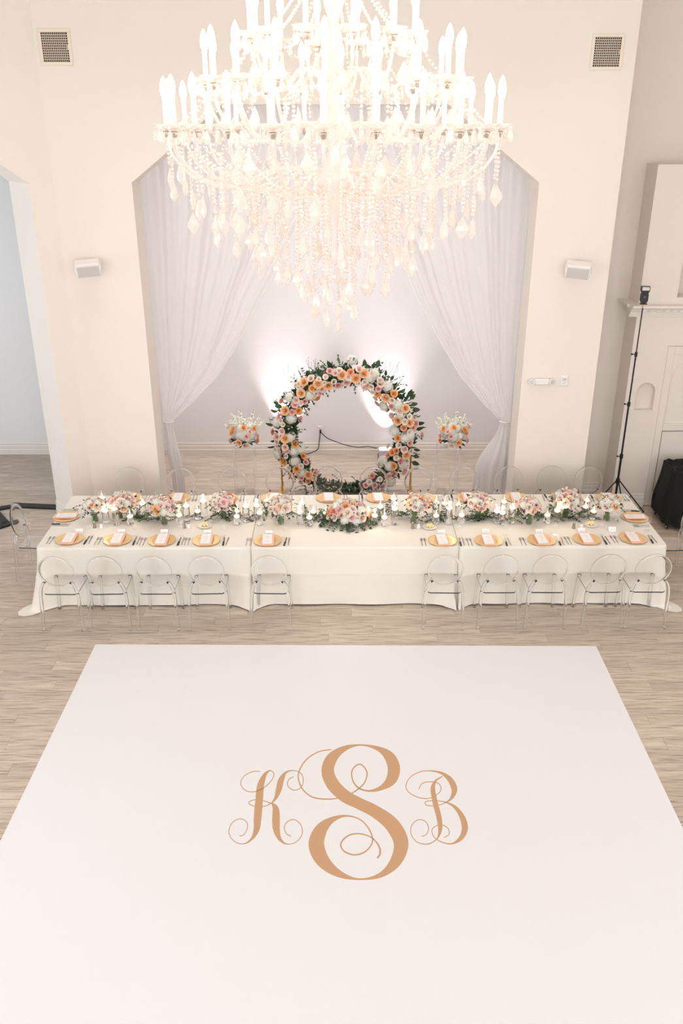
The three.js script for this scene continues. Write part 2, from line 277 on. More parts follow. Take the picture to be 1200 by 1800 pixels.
// ---------- dance floor with its monogram ----------
{
  const g = thing('dance_floor', 'large glossy white vinyl dance floor with tan three-letter monogram', 'dance floor', DF.a, DF.turn);
  const vinyl = mat('#ecebec', 0.32, { specularIntensity: 0.6 });
  part('vinyl_sheet', rbox(DF.w, 0.004, DF.d, 0.0018, DF.w / 2, 0.002, DF.d / 2), vinyl, g);
  const ink = mat('#cba27c', 0.5, { specularIntensity: 0.3 });
  const strokes = {
    K: [
      [[197, 168, 4], [160, 170, 4], [120, 195, 4], [110, 225, 4], [130, 253, 4], [170, 260, 4], [215, 240, 4], [250, 205, 4], [258, 178, 4], [243, 165, 5], [222, 178, 14], [200, 228, 30], [192, 300, 34], [185, 380, 34], [180, 430, 26], [160, 470, 12], [125, 493, 5], [85, 485, 4], [58, 450, 4], [62, 415, 4], [85, 388, 4], [115, 382, 4], [138, 400, 4], [137, 430, 4], [120, 455, 4], [103, 458, 4]],
      [[347, 192, 4], [325, 205, 4], [320, 230, 4], [345, 252, 4], [375, 245, 4], [390, 215, 4], [382, 180, 4], [350, 165, 4], [315, 172, 9], [292, 205, 25], [280, 250, 26], [265, 290, 13], [245, 312, 5], [215, 325, 4], [170, 325, 4], [145, 310, 4], [165, 297, 4], [210, 300, 4], [245, 312, 5]],
      [[250, 310, 7], [266, 335, 27], [268, 390, 34], [270, 430, 30], [287, 475, 14], [315, 494, 5], [355, 487, 4], [385, 450, 4], [380, 410, 4], [350, 385, 4], [318, 395, 4], [305, 420, 4], [315, 448, 4], [335, 460, 4]]],
    S: [
      [[515, 70, 5], [460, 80, 5], [400, 120, 6], [368, 185, 6], [385, 245, 6], [430, 283, 6], [500, 293, 6], [560, 287, 5]],
      [[606, 268, 6], [640, 245, 6], [667, 215, 6], [675, 170, 6], [645, 136, 6], [611, 160, 6], [612, 208, 6], [640, 244, 7], [690, 256, 9], [745, 240, 24], [785, 205, 48], [797, 155, 55], [778, 105, 48], [730, 68, 22], [645, 50, 7], [570, 68, 26], [517, 112, 50], [500, 165, 56], [520, 222, 58], [575, 278, 56], [640, 312, 52], [715, 350, 56], [790, 410, 66], [829, 490, 66], [806, 570, 52], [740, 632, 24], [640, 652, 8], [545, 625, 34], [475, 565, 62], [449, 495, 70], [470, 430, 56], [520, 385, 26], [585, 368, 8], [650, 388, 6], [692, 440, 6], [700, 485, 6], [670, 527, 7], [620, 543, 7], [572, 525, 7], [558, 495, 7], [590, 458, 7], [640, 448, 6], [700, 468, 6], [732, 510, 8], [734, 540, 9], [722, 558, 8]]],
    B: [
      [[1015, 190, 4], [985, 210, 9], [972, 240, 19], [980, 300, 23], [1000, 380, 23], [1004, 430, 18], [992, 468, 6], [950, 494, 5], [900, 485, 4], [873, 445, 4], [880, 405, 4], [910, 385, 4], [940, 395, 4], [952, 425, 4], [940, 453, 4], [922, 460, 4]],
      [[908, 247, 4], [925, 222, 4], [965, 215, 4], [1000, 225, 4], [1008, 250, 4], [990, 272, 4], [950, 290, 4], [900, 283, 4], [860, 258, 4], [850, 235, 4], [870, 195, 4], [915, 170, 4], [960, 166, 5], [1010, 176, 11], [1050, 207, 24], [1068, 250, 26], [1055, 288, 13], [1030, 308, 5], [985, 322, 4], [940, 318, 4], [938, 305, 4], [975, 300, 4], [1030, 307, 5], [1072, 330, 14], [1105, 378, 25], [1115, 425, 28], [1098, 467, 20], [1055, 493, 7], [1010, 485, 5], [975, 460, 4], [968, 430, 4], [990, 411, 4], [1020, 411, 4], [1043, 430, 4], [1043, 452, 4], [1022, 465, 4]]],
  };
  const mono = new THREE.Group(); mono.name = 'monogram'; g.add(mono);
  for (const [letter, list] of Object.entries(strokes)) {
    const geos = list.map((s, li) => {
      const c = new THREE.CatmullRomCurve3(s.map(([x, y, w]) => V(x, y, w)), false, 'centripetal'), n = s.length * 9, pos = [], idx = [];
      const P = []; for (let i = 0; i <= n; i++) P.push(c.getPoint(i / n));
      for (let i = 0; i <= n; i++) {
        const a = P[Math.max(0, i - 1)], b = P[Math.min(n, i + 1)], t = V(b.x - a.x, b.y - a.y, 0).normalize(), w = Math.max(3.4, P[i].z) / 2;
        for (const s2 of [1, -1]) {
          const q = atY(380 + (P[i].x - t.y * w * s2) / 2.5532, 1290 + (P[i].y + t.x * w * s2) / 2.5532, 0.0044).sub(DF.a).applyAxisAngle(V(0, 1, 0), -DF.turn);
          pos.push(q.x, 0.0043 + li * 0.0001, q.z);
        }
        if (i) { const k = i * 2; idx.push(k - 2, k, k - 1, k - 1, k, k + 1); }
      }
      const geo = new THREE.BufferGeometry(); geo.setAttribute('position', new THREE.Float32BufferAttribute(pos, 3)); geo.setIndex(idx);
      const nn = new Float32Array(pos.length); for (let i = 1; i < nn.length; i += 3) nn[i] = 1; geo.setAttribute('normal', new THREE.BufferAttribute(nn, 3)); return geo;
    });
    part('letter', geos, ink, mono).userData.label = 'tan script letter ' + letter;
  }
}

// ---------- tablecloths over the head table ----------
const TH = 0.765;
const seams = [[440, 964], [808, 962]].map(([x, y]) => TAB.toLocal(atY(x, y, TH)).x);
const clothMat = mat('#f1ece2', 0.85, { sheen: 0.2 });
function tablecloth(x0, x1, openL, openR, label, ph) {
  const hw = TAB.W / 2, g = thing('tablecloth', label, 'tablecloth', TAB.centre, TAB.turn, 'ivory cloths of the long table');
  const r = 0.05, per = [], step = 0.03;
  const corner = (cx, cz, a0) => { for (let i = 0; i <= 8; i++) { const a = a0 + i / 8 * Math.PI / 2; per.push([cx + r * Math.cos(a), cz + r * Math.sin(a), Math.cos(a), Math.sin(a)]); } };
  const line = (xa, za, xb, zb, nx, nz) => { const L = Math.hypot(xb - xa, zb - za), n = Math.round(L / step); for (let i = 1; i < n; i++) per.push([xa + (xb - xa) * i / n, za + (zb - za) * i / n, nx, nz]); };
  corner(x1 - r, hw - r, 0); line(x1 - r, hw, x0 + r, hw, 0, 1); corner(x0 + r, hw - r, Math.PI / 2); line(x0, hw - r, x0, -hw + r, -1, 0);
  corner(x0 + r, -hw + r, Math.PI); line(x0 + r, -hw, x1 - r, -hw, 0, -1); corner(x1 - r, -hw + r, 1.5 * Math.PI); line(x1, -hw + r, x1, hw - r, 1, 0);
  const N = per.length, rows = 44, pos = [], idx = [], uv = [];
  const cornerW = (x, z) => {                             // 1 at a free corner, where the cloth hangs longest
    let m = 0; for (const [cx, open] of [[x0, openL], [x1, openR]]) for (const s of [-1, 1]) { const d = Math.hypot(x - cx, z - s * hw); m = Math.max(m, Math.exp(-d * d / (open ? 0.022 : 0.018)) * (open ? 1 : 0.5)); } return m;
  };
  for (let j = 0; j <= rows; j++) for (let i = 0; i < N; i++) {
    const [x, z, nx, nz] = per[i], t = j / rows;
    if (j === 0) { pos.push(x - nx * 0.006, TH, z - nz * 0.006); uv.push(x, z); continue; }
    const innerL = !openL && x < x0 + 0.3, innerR = !openR && x > x1 - 0.3;
    const cw = cornerW(x, z), along = x + z * 0.7;
    const fold = 0.5 + 0.5 * Math.sin(along * 7.5 + ph + 1.3 * n2(along * 0.9 + ph, 3)), soft = n2(along * 1.5 + ph * 3, t * 1.4) * 0.012;
    let out = 0.004 + Math.pow(t, 1.3) * (0.035 * fold + 0.012) + soft * t + cw * Math.pow(t, 1.6) * 0.17 + Math.sin(along * 30 + ph) * 0.01 * cw * t;
    const diag = 2 * Math.abs(nx * nz), pool = smooth(0.86, 1, t) * cw * (0.02 + 0.13 * diag * diag); out = out * (1 - 0.45 * cw * t * (1 - diag)) + pool;
    out += 0.006 * Math.exp(-Math.pow((t - 0.46) / 0.012, 2)) + 0.004 * Math.exp(-Math.pow(((x - x0) / (x1 - x0) - 0.52) / 0.006, 2)) * t;
    let y = TH - 0.004 - (TH - 0.006) * Math.min(1, t * (1 + 0.1 * cw));
    if (t > 0.95) y = Math.max(y, 0.006) + (1 - cw) * 0.02 * smooth(0.95, 1, t) * (0.3 + 0.7 * fold);
    let ox = nx * out, oz = nz * out;
    if (innerL) ox = Math.max(ox, -0.004); if (innerR) ox = Math.min(ox, 0.004);
    if ((innerL || innerR) && cw > 0.02) oz += Math.sign(z) * cw * 0.10 * Math.pow(t, 1.4);
    pos.push(x + ox, Math.max(0.004, y), z + oz); uv.push(x + ox, y);
  }
  for (let j = 0; j < rows; j++) for (let i = 0; i < N; i++) { const a = j * N + i, b = j * N + (i + 1) % N, c = a + N, d = b + N; idx.push(a, b, d, a, d, c); }
  const skirt = new THREE.BufferGeometry(); skirt.setAttribute('position', new THREE.Float32BufferAttribute(pos, 3)); skirt.setAttribute('uv', new THREE.Float32BufferAttribute(uv, 2)); skirt.setIndex(idx); skirt.computeVertexNormals();
  const s = new THREE.Shape(per.map(([x, z, nx, nz]) => new THREE.Vector2(x - nx * 0.006, -(z - nz * 0.006))));
  const top = new THREE.ShapeGeometry(s).rotateX(-Math.PI / 2).translate(0, TH, 0);
  part('top_cloth', top, clothMat, g); part('skirt', skirt, clothMat, g);
  return g;
}
tablecloth(-TAB.L / 2, seams[0] - 0.004, true, false, 'ivory tablecloth over the left third of the long head table', 0.4);
tablecloth(seams[0], seams[1] - 0.004, false, false, 'ivory tablecloth over the middle of the long head table', 2.1);
tablecloth(seams[1], TAB.L / 2, false, true, 'ivory tablecloth over the right third of the long head table', 4.4);

// ---------- clear plastic chairs ----------
const chairGeo = {};
{
  // seat: rounded trapezoid slab with a short apron
  const sp = [[-0.195, 0.23], [0.195, 0.23], [0.185, -0.21], [-0.185, -0.21]];
  const sh = new THREE.Shape(); const R = 0.045;
  sp.forEach((p, i) => { const q = sp[(i + 1) % 4], o = sp[(i + 3) % 4]; const u = (a, b) => { const L = Math.hypot(b[0] - a[0], b[1] - a[1]); return [a[0] + (b[0] - a[0]) / L * R, a[1] + (b[1] - a[1]) / L * R]; }; const A = u(p, o), B = u(p, q); i ? sh.lineTo(...A) : sh.moveTo(...A); sh.quadraticCurveTo(p[0], p[1], B[0], B[1]); });
  chairGeo.seat = new THREE.ExtrudeGeometry(sh, { depth: 0.004, bevelEnabled: true, bevelThickness: 0.004, bevelSize: 0.005, bevelSegments: 2 }).rotateX(-Math.PI / 2).translate(0, 0.437, 0);
  // round back: a shallow dished oval, thin, with a full rim
  const ring = []; const TB = 10 * Math.PI / 180;
  chairGeo.back = lathe([[0.0001, 0.0], [0.09, 0.003], [0.16, 0.011], [0.181, 0.016], [0.186, 0.020], [0.193, 0.022], [0.199, 0.019], [0.201, 0.012], [0.199, 0.006], [0.193, 0.002], [0.186, 0.003], [0.178, 0.005], [0.16, 0.001], [0.09, -0.006], [0.0001, -0.009]].reverse(), 48)
    .scale(1, 1, 1.06).rotateX(-Math.PI / 2).rotateX(TB).translate(0, 0.735, 0.245);
  const legShape = (pts, w0, w1) => { // squared tapered leg along a path
    const c = new THREE.CatmullRomCurve3(pts), n = 20, k = 12, P = c.getSpacedPoints(n);
    return gridGeo(k, n + 2, (u, v) => {
      const jj = Math.round(v * (n + 2)), j = Math.min(n, Math.max(0, jj - 1)), end = jj === 0 || jj === n + 2, t = j / n, w = (w0 + (w1 - w0) * t) / 2 * (end ? 0.01 : 1), a = -u * 2 * Math.PI;
      const cs = Math.cos(a), sn = Math.sin(a), f = (x) => Math.sign(x) * Math.pow(Math.abs(x), 0.55), p = P[j];
      return V(p.x + f(cs) * w, p.y, p.z + f(sn) * w);
    });
  };
  chairGeo.rear = (s) => legShape([V(s * 0.150, 0.605, 0.232), V(s * 0.168, 0.585, 0.232), V(s * 0.196, 0.52, 0.232), V(s * 0.208, 0.44, 0.236), V(s * 0.216, 0.22, 0.25), V(s * 0.226, 0.0, 0.268)].reverse(), 0.034, 0.04);
  chairGeo.front = (s) => legShape([V(s * 0.172, 0.455, -0.192), V(s * 0.176, 0.4, -0.196), V(s * 0.185, 0.2, -0.206), V(s * 0.196, 0.0, -0.22)].reverse(), 0.034, 0.042);
}
function makeChair(label, p, turn, group) {
  const t = thing('clear_chair', label, 'chair', p, turn, group);
  part('seat', chairGeo.seat, M.solid, t); part('backrest', chairGeo.back, M.solid, t);
  for (const s of [-1, 1]) { part('leg', chairGeo.rear(s), M.solid, t); part('leg', chairGeo.front(s), M.solid, t); }
  return t;
}
const frontRings = [[101, 1002.7], [184, 1002], [271.5, 1002], [362, 1000], [474.7, 999], [782, 995], [878.7, 995], [963.5, 995], [1063, 993], [1140, 990]];
const backTops = [[227, 823], [315, 825], [406, 826], [491, 825], [575, 823], [656, 823], [737, 826], [816, 824], [897, 826], [973, 827], [1040, 825]];
let chair0 = null;
const setChair = (label, p, turn, group) => { if (!chair0) return chair0 = makeChair(label, p, turn, group); const c = copyOf(chair0, p, turn, label); c.userData.group = group; return c; };
frontRings.forEach(([x, y], i) => {
  const p = atY(x, y, 0.735), t = TAB.toLocal(p); t.z = TAB.W / 2 + 0.30; t.y = 0; const q = TAB.toWorld(t);
  setChair(`clear plastic round-back chair on the near side of the table, ${ord(i, 10)}`, q, TAB.turn + rr(-0.04, 0.04), 'clear chairs along the near side');
});
backTops.forEach(([x, y], i) => {
  const p = atY(x, y, 0.93), t = TAB.toLocal(p); t.z = -TAB.W / 2 - 0.29; t.y = 0; const q = TAB.toWorld(t);
  setChair(`clear plastic chair behind the table, only its arched back showing, ${ord(i, 11)}`, q, Math.PI + TAB.turn + rr(-0.05, 0.05), 'clear chairs along the far side');
});
setChair('clear plastic chair at the left end of the long table', V(-3.80, 0, -9.68), -Math.PI / 2 - 0.03, 'clear chairs at the table ends');
setChair('clear plastic chair at the right end of the table, cut by the picture edge', V(4.08, 0, -9.62), Math.PI / 2, 'clear chairs at the table ends');

// ---------- sheer drapes in the arched opening ----------
const drapeMat = new THREE.MeshPhysicalMaterial({ color: '#efeceb', roughness: 0.92, transmission: 0.36, thickness: 0, ior: 1.2, transparent: true, opacity: 0.88 });
const DD = WD + WT + 0.14;
function drape(side, label) {
  const edgePx = side < 0 ? [[592, 250], [540, 372], [490, 470], [461, 521], [427, 590], [385, 659], [340, 707], [303, 741]] : [[600, 250], [655, 372], [700, 455], [728, 521], [766, 590], [806, 659], [846, 707], [879, 741]];
  const E = edgePx.map(([x, y]) => atD(x, y, DD)), tie = E[E.length - 1], outer = side < 0 ? jambL - 0.06 : jambR + 0.02, topY = 6.1;
  const tieOut = side < 0 ? tie.x - 0.12 : tie.x + 0.13;
  const edgeX = (y) => { if (y >= E[0].y) return E[0].x; for (let i = 1; i < E.length; i++) if (y >= E[i].y) { const t = (E[i - 1].y - y) / (E[i - 1].y - E[i].y); return E[i - 1].x + (E[i].x - E[i - 1].x) * t; } return tie.x; };
  const s0 = side < 0 ? 3 : 11;
  const folds = (u) => Math.sin(u * 46 + 3 * n2(u * 4, s0)) * 0.6 + Math.sin(u * 88 + s0) * 0.28 + 0.5 * n2(u * 9, s0 * 2);
  const g = thing('sheer_drape', label, 'curtain', V(0, 0, 0), 0, 'sheer drapes in the arch');
  part('panel', gridGeo(260, 80, (u, v) => {
    const y = topY + (tie.y - topY) * v, wgt = (y - tie.y) / (topY - tie.y);
    const a = outer + (tieOut - outer) * smooth(0.6, 1, v), b = edgeX(y), k = Math.pow(u, 1 - 0.25 * v);
    return V(a + (b - a) * k, y + 0.03 * (1 - wgt) * Math.sin(u * 3), -DD + folds(u) * (0.004 + 0.05 * Math.min(1, wgt * 1.5)) - 0.02 * Math.sin(Math.PI * u) * v);
  }), drapeMat, g);
  const flare = side < 0 ? 0.075 : 0.21, baseY = 0.012;
  part('tail', gridGeo(120, 30, (u, v) => {
    const y = tie.y + (baseY - tie.y) * v, a = u * 2 * Math.PI, wob = 1 + 0.2 * Math.sin(a * 9 + s0) + 0.12 * Math.sin(a * 4 + v * 2);
    const cx = (tie.x + tieOut) / 2 + (side < 0 ? 0.075 : -0.12) * smooth(0, 0.7, v), r = 0.055 + (flare - 0.055) * smooth(0, 0.5, v);
    return V(cx + Math.cos(a) * r * wob, y + (v > 0.98 ? 0.012 * Math.sin(a * 5) : 0), -DD + Math.sin(a) * r * 0.45 * wob);
  }), drapeMat, g);
  part('tieback', new THREE.TorusGeometry(0.062, 0.012, 8, 28).rotateX(Math.PI / 2).scale(1.1, 1.2, 0.62).translate((tie.x + tieOut) / 2, tie.y, -DD), mat('#f1ecea', 0.8), g);
}
drape(-1, 'sheer white drape gathered to the left jamb of the arch');
drape(1, 'sheer white drape gathered to the right jamb, with fuller tail');
// ---------- petals and leaves ----------
function colored(pos, col) {
  const g = new THREE.BufferGeometry(); g.setAttribute('position', new THREE.Float32BufferAttribute(pos, 3)); g.setAttribute('color', new THREE.Float32BufferAttribute(col, 3)); g.computeVertexNormals(); return g;
}
function roseGeo(s0, open, heartTone = 1) {                          // unit rose looking along +y: spiral of cupped petals, deeper at the heart
  const pos = [], col = [], layers = [[3, 0.16, 0.78, 0.10], [4, 0.30, 0.78, 0.13], [5, 0.50, 0.72, 0.30], [6, 0.74, 0.56, 0.52], [7, 0.98, 0.34, 0.78]];
  layers.forEach(([n, R, H, lean], L) => {
    for (let p = 0; p < n; p++) {
      const a0 = p / n * 2 * Math.PI + L * 0.9 + s0, wid = Math.PI / n * 1.28, G = [];
      for (let j = 0; j <= 3; j++) for (let i = 0; i <= 4; i++) {
        const u = i / 2 - 1, t = j / 3, edge = 1 - 0.22 * u * u * t, a = a0 + u * wid * (0.55 + 0.45 * Math.sin(t * Math.PI * 0.6));
        const r = R * (0.35 + 0.65 * Math.pow(t, 0.7)) * (0.9 + open * 0.12) + lean * 0.12 * t * t + 0.012 * Math.sin(p * 5 + i), y = -0.25 + (H + 0.25) * Math.pow(t, 0.8 - 0.2 * lean) * edge - lean * 0.16 * t * t * t;
        G.push([r * Math.cos(a), y, r * Math.sin(a)]);
      }
      const heart = 1 - L / 4, c = (t) => { const k = heart * (0.9 - 0.25 * t) + 0.12 * (1 - t); return [1 - 0.02 * k * heartTone, 1 - 0.22 * k * heartTone, 1 - 0.36 * k * heartTone]; };
      for (let j = 0; j < 3; j++) for (let i = 0; i < 4; i++) { const q = [j * 5 + i, j * 5 + i + 1, j * 5 + i + 6, j * 5 + i, j * 5 + i + 6, j * 5 + i + 5]; for (const k of q) { pos.push(...G[k]); col.push(...c(Math.floor(k / 5) / 3)); } }
    }
  });
  const bud = new THREE.SphereGeometry(1, 8, 6).scale(0.17, 0.30, 0.17).translate(0, 0.36, 0).toNonIndexed().attributes.position, hk = 0.95 * heartTone;
  for (let i = 0; i < bud.count; i++) { pos.push(bud.getX(i), bud.getY(i), bud.getZ(i)); col.push(1 - 0.02 * hk, 1 - 0.24 * hk, 1 - 0.4 * hk); }
  return colored(pos, col);
}
function clusterGeo(n, s0) {                           // unit hydrangea head: many four-petalled florets on a dome
  const pos = [], col = [];
  for (let k = 0; k < n; k++) {
    const y = 1 - (k + 0.5) / n * 1.5, f = k * 2.39996 + s0, r = Math.sqrt(Math.max(0, 1 - y * y)), c = V(r * Math.cos(f), y, r * Math.sin(f)), nrm = c.clone().normalize();
    const t1 = nrm.clone().cross(Math.abs(nrm.y) < 0.9 ? V(0, 1, 0) : V(1, 0, 0)).normalize(), t2 = nrm.clone().cross(t1), tw = k * 1.7, s = 0.24, lift = 0.86 + 0.1 * Math.sin(k * 3.1), o = c.clone().multiplyScalar(lift), sh = 0.93 + 0.07 * Math.sin(k * 2.3);
    for (let p = 0; p < 4; p++) {
      const a = tw + p * Math.PI / 2, d = (ang, q, up) => o.clone().addScaledVector(t1, Math.cos(ang) * q).addScaledVector(t2, Math.sin(ang) * q).addScaledVector(nrm, up);
      const A = d(a, 0.02, 0), B = d(a - 0.5, s * 0.75, 0.05), C = d(a, s, 0.03), D = d(a + 0.5, s * 0.75, 0.05);
      for (const q of [A, B, C, A, C, D]) { pos.push(q.x, q.y, q.z); col.push(sh, sh, sh * 0.98); }
    }
  }
  const core = new THREE.SphereGeometry(0.76, 12, 9).toNonIndexed().attributes.position; for (let i = 0; i < core.count; i++) { pos.push(core.getX(i), core.getY(i), core.getZ(i)); col.push(0.9, 0.92, 0.84); }
  return colored(pos, col);
}
const ROSE = [roseGeo(0, 0), roseGeo(1.3, 1), roseGeo(2.4, 0.5)], PALE = [roseGeo(0, 0, 0.3), roseGeo(1.3, 1, 0.4), roseGeo(2.4, 0.5, 0.2)], CLUSTER = [clusterGeo(64, 0), clusterGeo(76, 1)];
const petal = (c) => mat(c, 0.7, { vertexColors: true, side: THREE.DoubleSide });
const PET = { peach: petal('#fbcf9f'), apricot: petal('#f9be7e'), pink: petal('#f5c6c2'), blush: petal('#f9ddd2'), cream: petal('#fbf0e4'), white: petal('#f8f6ee'), coral: petal('#f2b192') };
const LEAF = { deep: mat('#2f4a2a', 0.55, { side: THREE.DoubleSide, transmission: 0.15, thickness: 0 }), mid: mat('#4d6f38', 0.55, { side: THREE.DoubleSide, transmission: 0.2, thickness: 0 }), grey: mat('#8c9a83', 0.7, { side: THREE.DoubleSide }), stem: mat('#6f8a4a', 0.6) };
class Leaves {                                          // collects small blades into one geometry
  constructor() { this.p = []; }
  blade(o, dir, up, len, wid) {
    const d = dir.clone().normalize(), s = d.clone().cross(up).normalize(), n = s.clone().cross(d), at = (t, w, h) => o.clone().addScaledVector(d, len * t).addScaledVector(s, w * wid).addScaledVector(n, h * len);
    const a = at(0, 0, 0), b = at(0.35, 0.5, 0.06), c = at(0.35, -0.5, 0.06), m = at(0.4, 0, 0), e = at(0.72, 0.36, 0.02), f = at(0.72, -0.36, 0.02), z = at(1, 0, -0.08), m2 = at(0.72, 0, -0.02);
    for (const t of [a, b, m, a, m, c, b, e, m2, b, m2, m, m, m2, f, m, f, c, e, z, m2, m2, z, f]) this.p.push(t.x, t.y, t.z);
    return this;
  }
  stem(a, b, r) { const d = b.clone().sub(a).normalize(), s = d.clone().cross(Math.abs(d.y) < 0.9 ? V(0, 1, 0) : V(1, 0, 0)).normalize(), n = s.clone().cross(d), q = (o, k) => o.clone().addScaledVector(s, Math.cos(k * 2.094) * r).addScaledVector(n, Math.sin(k * 2.094) * r); for (let k = 0; k < 3; k++) for (const t of [q(a, k), q(b, k), q(b, k + 1), q(a, k), q(b, k + 1), q(a, k + 1)]) this.p.push(t.x, t.y, t.z); return this; }
  sprig(o, dir, len, n, blade, wid, droop = 0.25) {     // a stem with paired blades
    let p = o.clone(); const d = dir.clone().normalize();
    for (let i = 0; i < n; i++) {
      const q = p.clone().addScaledVector(d, len / n); d.y -= droop / n; d.normalize(); this.stem(p, q, 0.0016);
      const side = d.clone().cross(V(0, 1, 0)); if (side.lengthSq() < 0.01) side.set(1, 0, 0); side.normalize();
      for (const s of [-1, 1]) this.blade(q, d.clone().multiplyScalar(0.75).addScaledVector(side, s * rr(0.6, 1)).add(V(0, rr(-0.15, 0.4), 0)), V(rr(-0.4, 0.4), 1, rr(-0.4, 0.4)), blade * rr(0.75, 1.15), blade * wid);
      p = q;
    }
    return this.blade(p, d, V(0, 1, 0.3), blade, blade * wid);
  }
  geo() { const g = new THREE.BufferGeometry(); g.setAttribute('position', new THREE.Float32BufferAttribute(this.p, 3)); g.computeVertexNormals(); return g; }
}
function bloom(parent, name, geo, m, p, dir, r, flat = 1) {
  const o = part(name, geo, m, parent, p.x, p.y, p.z); o.scale.set(r, r * flat, r);
  o.quaternion.setFromUnitVectors(V(0, 1, 0), dir.clone().normalize()).multiply(new THREE.Quaternion().setFromAxisAngle(V(0, 1, 0), rr(0, 6.28))); return o;
}
const stuffPart = (name, geo, m, parent) => { const o = part(name, geo, m, parent); o.userData.kind = 'stuff'; return o; };
const ballDir = () => { const y = rr(-1, 1), a = rr(0, 6.283), r = Math.sqrt(1 - y * y); return V(r * Math.cos(a), y, r * Math.sin(a)); };

// ---------- the floral hoop ----------
{
  const WR = 12.3, c = V(0.072, 0.99, -WR), R = 0.905, T = 0.185;
  const w = thing('floral_hoop', 'tall standing hoop covered in peach, pink and white roses with greenery', 'floral arch', V(c.x, 0, c.z));
  const o = V(0, c.y, 0), S = 5, S2 = 4.6154;
  part('hoop_ring', new THREE.TorusGeometry(R, 0.012, 8, 90).translate(0, c.y, -0.02), M.gold, w);
  for (const px of [495.5, 720.5]) { const x = atD(px, 840, WR).x - c.x; part('stand_post', [rod(V(x, 0.02, 0), V(x, 1.2, 0), 0.014), box(0.09, 0.02, 0.42, x, 0.01, 0)], M.gold, w); part('stand_brace', [rod(V(x, 0.03, -0.2), V(x - Math.sign(x) * -0.0, 0.62, -0.01), 0.008)], M.gold, w); }
  // flowers read off the photograph, at the front of the garland
  const list = [];
  const L = (k, size, arr) => arr.forEach(([x, y]) => list.push([k, size, 380 + x / S, 600 + y / S]));
  const Rr = (k, size, arr) => arr.forEach(([x, y]) => list.push([k, size, 590 + x / S2, 600 + y / S2]));
  L('peach', 0.062, [[770, 360], [745, 455], [895, 370], [985, 390], [1105, 295], [605, 608], [605, 852], [590, 1060], [810, 1172]]);
  L('apricot', 0.05, [[845, 410], [722, 612], [690, 905], [765, 1018], [885, 512], [705, 1122]]);
  L('coral', 0.042, [[495, 812], [805, 1225], [570, 535], [670, 1188]]);
  L('pink', 0.042, [[995, 262], [555, 662], [668, 620], [735, 690], [690, 555], [780, 530], [530, 843], [785, 1068], [870, 1160], [745, 1197], [915, 455], [1070, 388], [620, 960]]);
  L('blush', 0.045, [[830, 327], [1045, 275], [930, 425], [700, 515], [880, 455], [1140, 365], [575, 790], [530, 890], [605, 930]]);
  L('cream', 0.036, [[1080, 255], [745, 540], [585, 730], [612, 1008], [640, 1115], [745, 1240], [960, 310], [900, 330], [1035, 350], [1160, 310], [950, 365], [860, 490], [745, 1095], [535, 685], [565, 700], [695, 390], [720, 375], [745, 395], [722, 405], [530, 935], [515, 962], [545, 965], [870, 435], [855, 1205]]);
  L('white', 0.085, [[655, 680], [530, 720], [640, 500], [650, 850], [680, 970], [530, 1000], [690, 1062], [820, 480], [735, 960], [745, 1160]]);
  Rr('peach', 0.062, [[50, 270], [163, 300], [228, 260], [405, 458], [565, 542], [502, 645], [600, 660], [570, 920]]);
  Rr('apricot', 0.052, [[340, 430], [472, 422], [503, 788], [465, 1010], [460, 905]]);
  Rr('blush', 0.05, [[190, 228], [300, 265], [555, 875], [435, 1090], [240, 375], [455, 610], [555, 1062], [365, 340], [520, 560]]);
  Rr('pink', 0.045, [[90, 335], [250, 355], [345, 385], [450, 530], [700, 780], [600, 825], [528, 968], [425, 935], [475, 1072], [650, 670], [630, 700], [20, 360], [340, 520], [240, 1165], [315, 1165], [385, 1180]]);
  Rr('coral', 0.045, [[120, 250], [490, 890], [550, 700], [295, 1095]]);
  Rr('cream', 0.042, [[28, 237], [100, 290], [360, 315], [285, 370], [455, 480], [300, 415], [325, 475], [598, 610], [640, 620], [600, 735], [560, 650], [510, 845], [490, 945], [610, 895], [360, 1115], [410, 570], [235, 330], [180, 340], [430, 870], [270, 1140], [470, 550], [515, 565]]);
  Rr('white', 0.088, [[130, 170], [310, 270], [275, 300], [420, 370], [530, 590], [600, 770], [440, 1020], [545, 1000], [480, 740], [500, 520], [560, 790], [445, 1150], [390, 545], [385, 985]]);
  for (const [k, r, px, py] of list) {
    const p = atD(px, py, WR - T * 0.9).sub(V(c.x, 0, c.z)), dx = p.x, dy = p.y - c.y, a = Math.atan2(dy, dx), tc = V(R * Math.cos(a), c.y + R * Math.sin(a), 0), d = p.clone().sub(tc);
    const lat = Math.min(1, Math.hypot(d.x, d.y) / (T * 1.15)); p.z = T * Math.sqrt(1 - lat * lat * 0.9) * (k === 'white' ? 0.75 : 1);
    const dir = V(d.x, d.y, 0).multiplyScalar(1.3).add(V(0, 0.06, p.z + 0.08));
    bloom(w, k === 'white' ? 'hydrangea' : 'rose', k === 'white' ? CLUSTER[list.length % 2] : (k === 'cream' || k === 'blush' ? PALE : ROSE)[Math.floor(rnd() * 3)], PET[k], p, dir, r * (k === 'white' ? 1.06 : 1.14), 0.85);
  }
  for (let i = 0; i < 34; i++) {                         // the far face
    const a = rr(-0.6, Math.PI + 0.6), d = V(rr(-0.5, 0.5), rr(-0.5, 0.5), -1).normalize(), k = ['cream', 'blush', 'pink', 'peach'][i % 4];
    bloom(w, 'rose', ROSE[i % 3], PET[k], V(R * Math.cos(a), c.y + R * Math.sin(a), 0).addScaledVector(d, T * 0.8), d, rr(0.04, 0.055), 0.85);
  }
  const deep = new Leaves(), mid = new Leaves(), wisps = new Leaves();
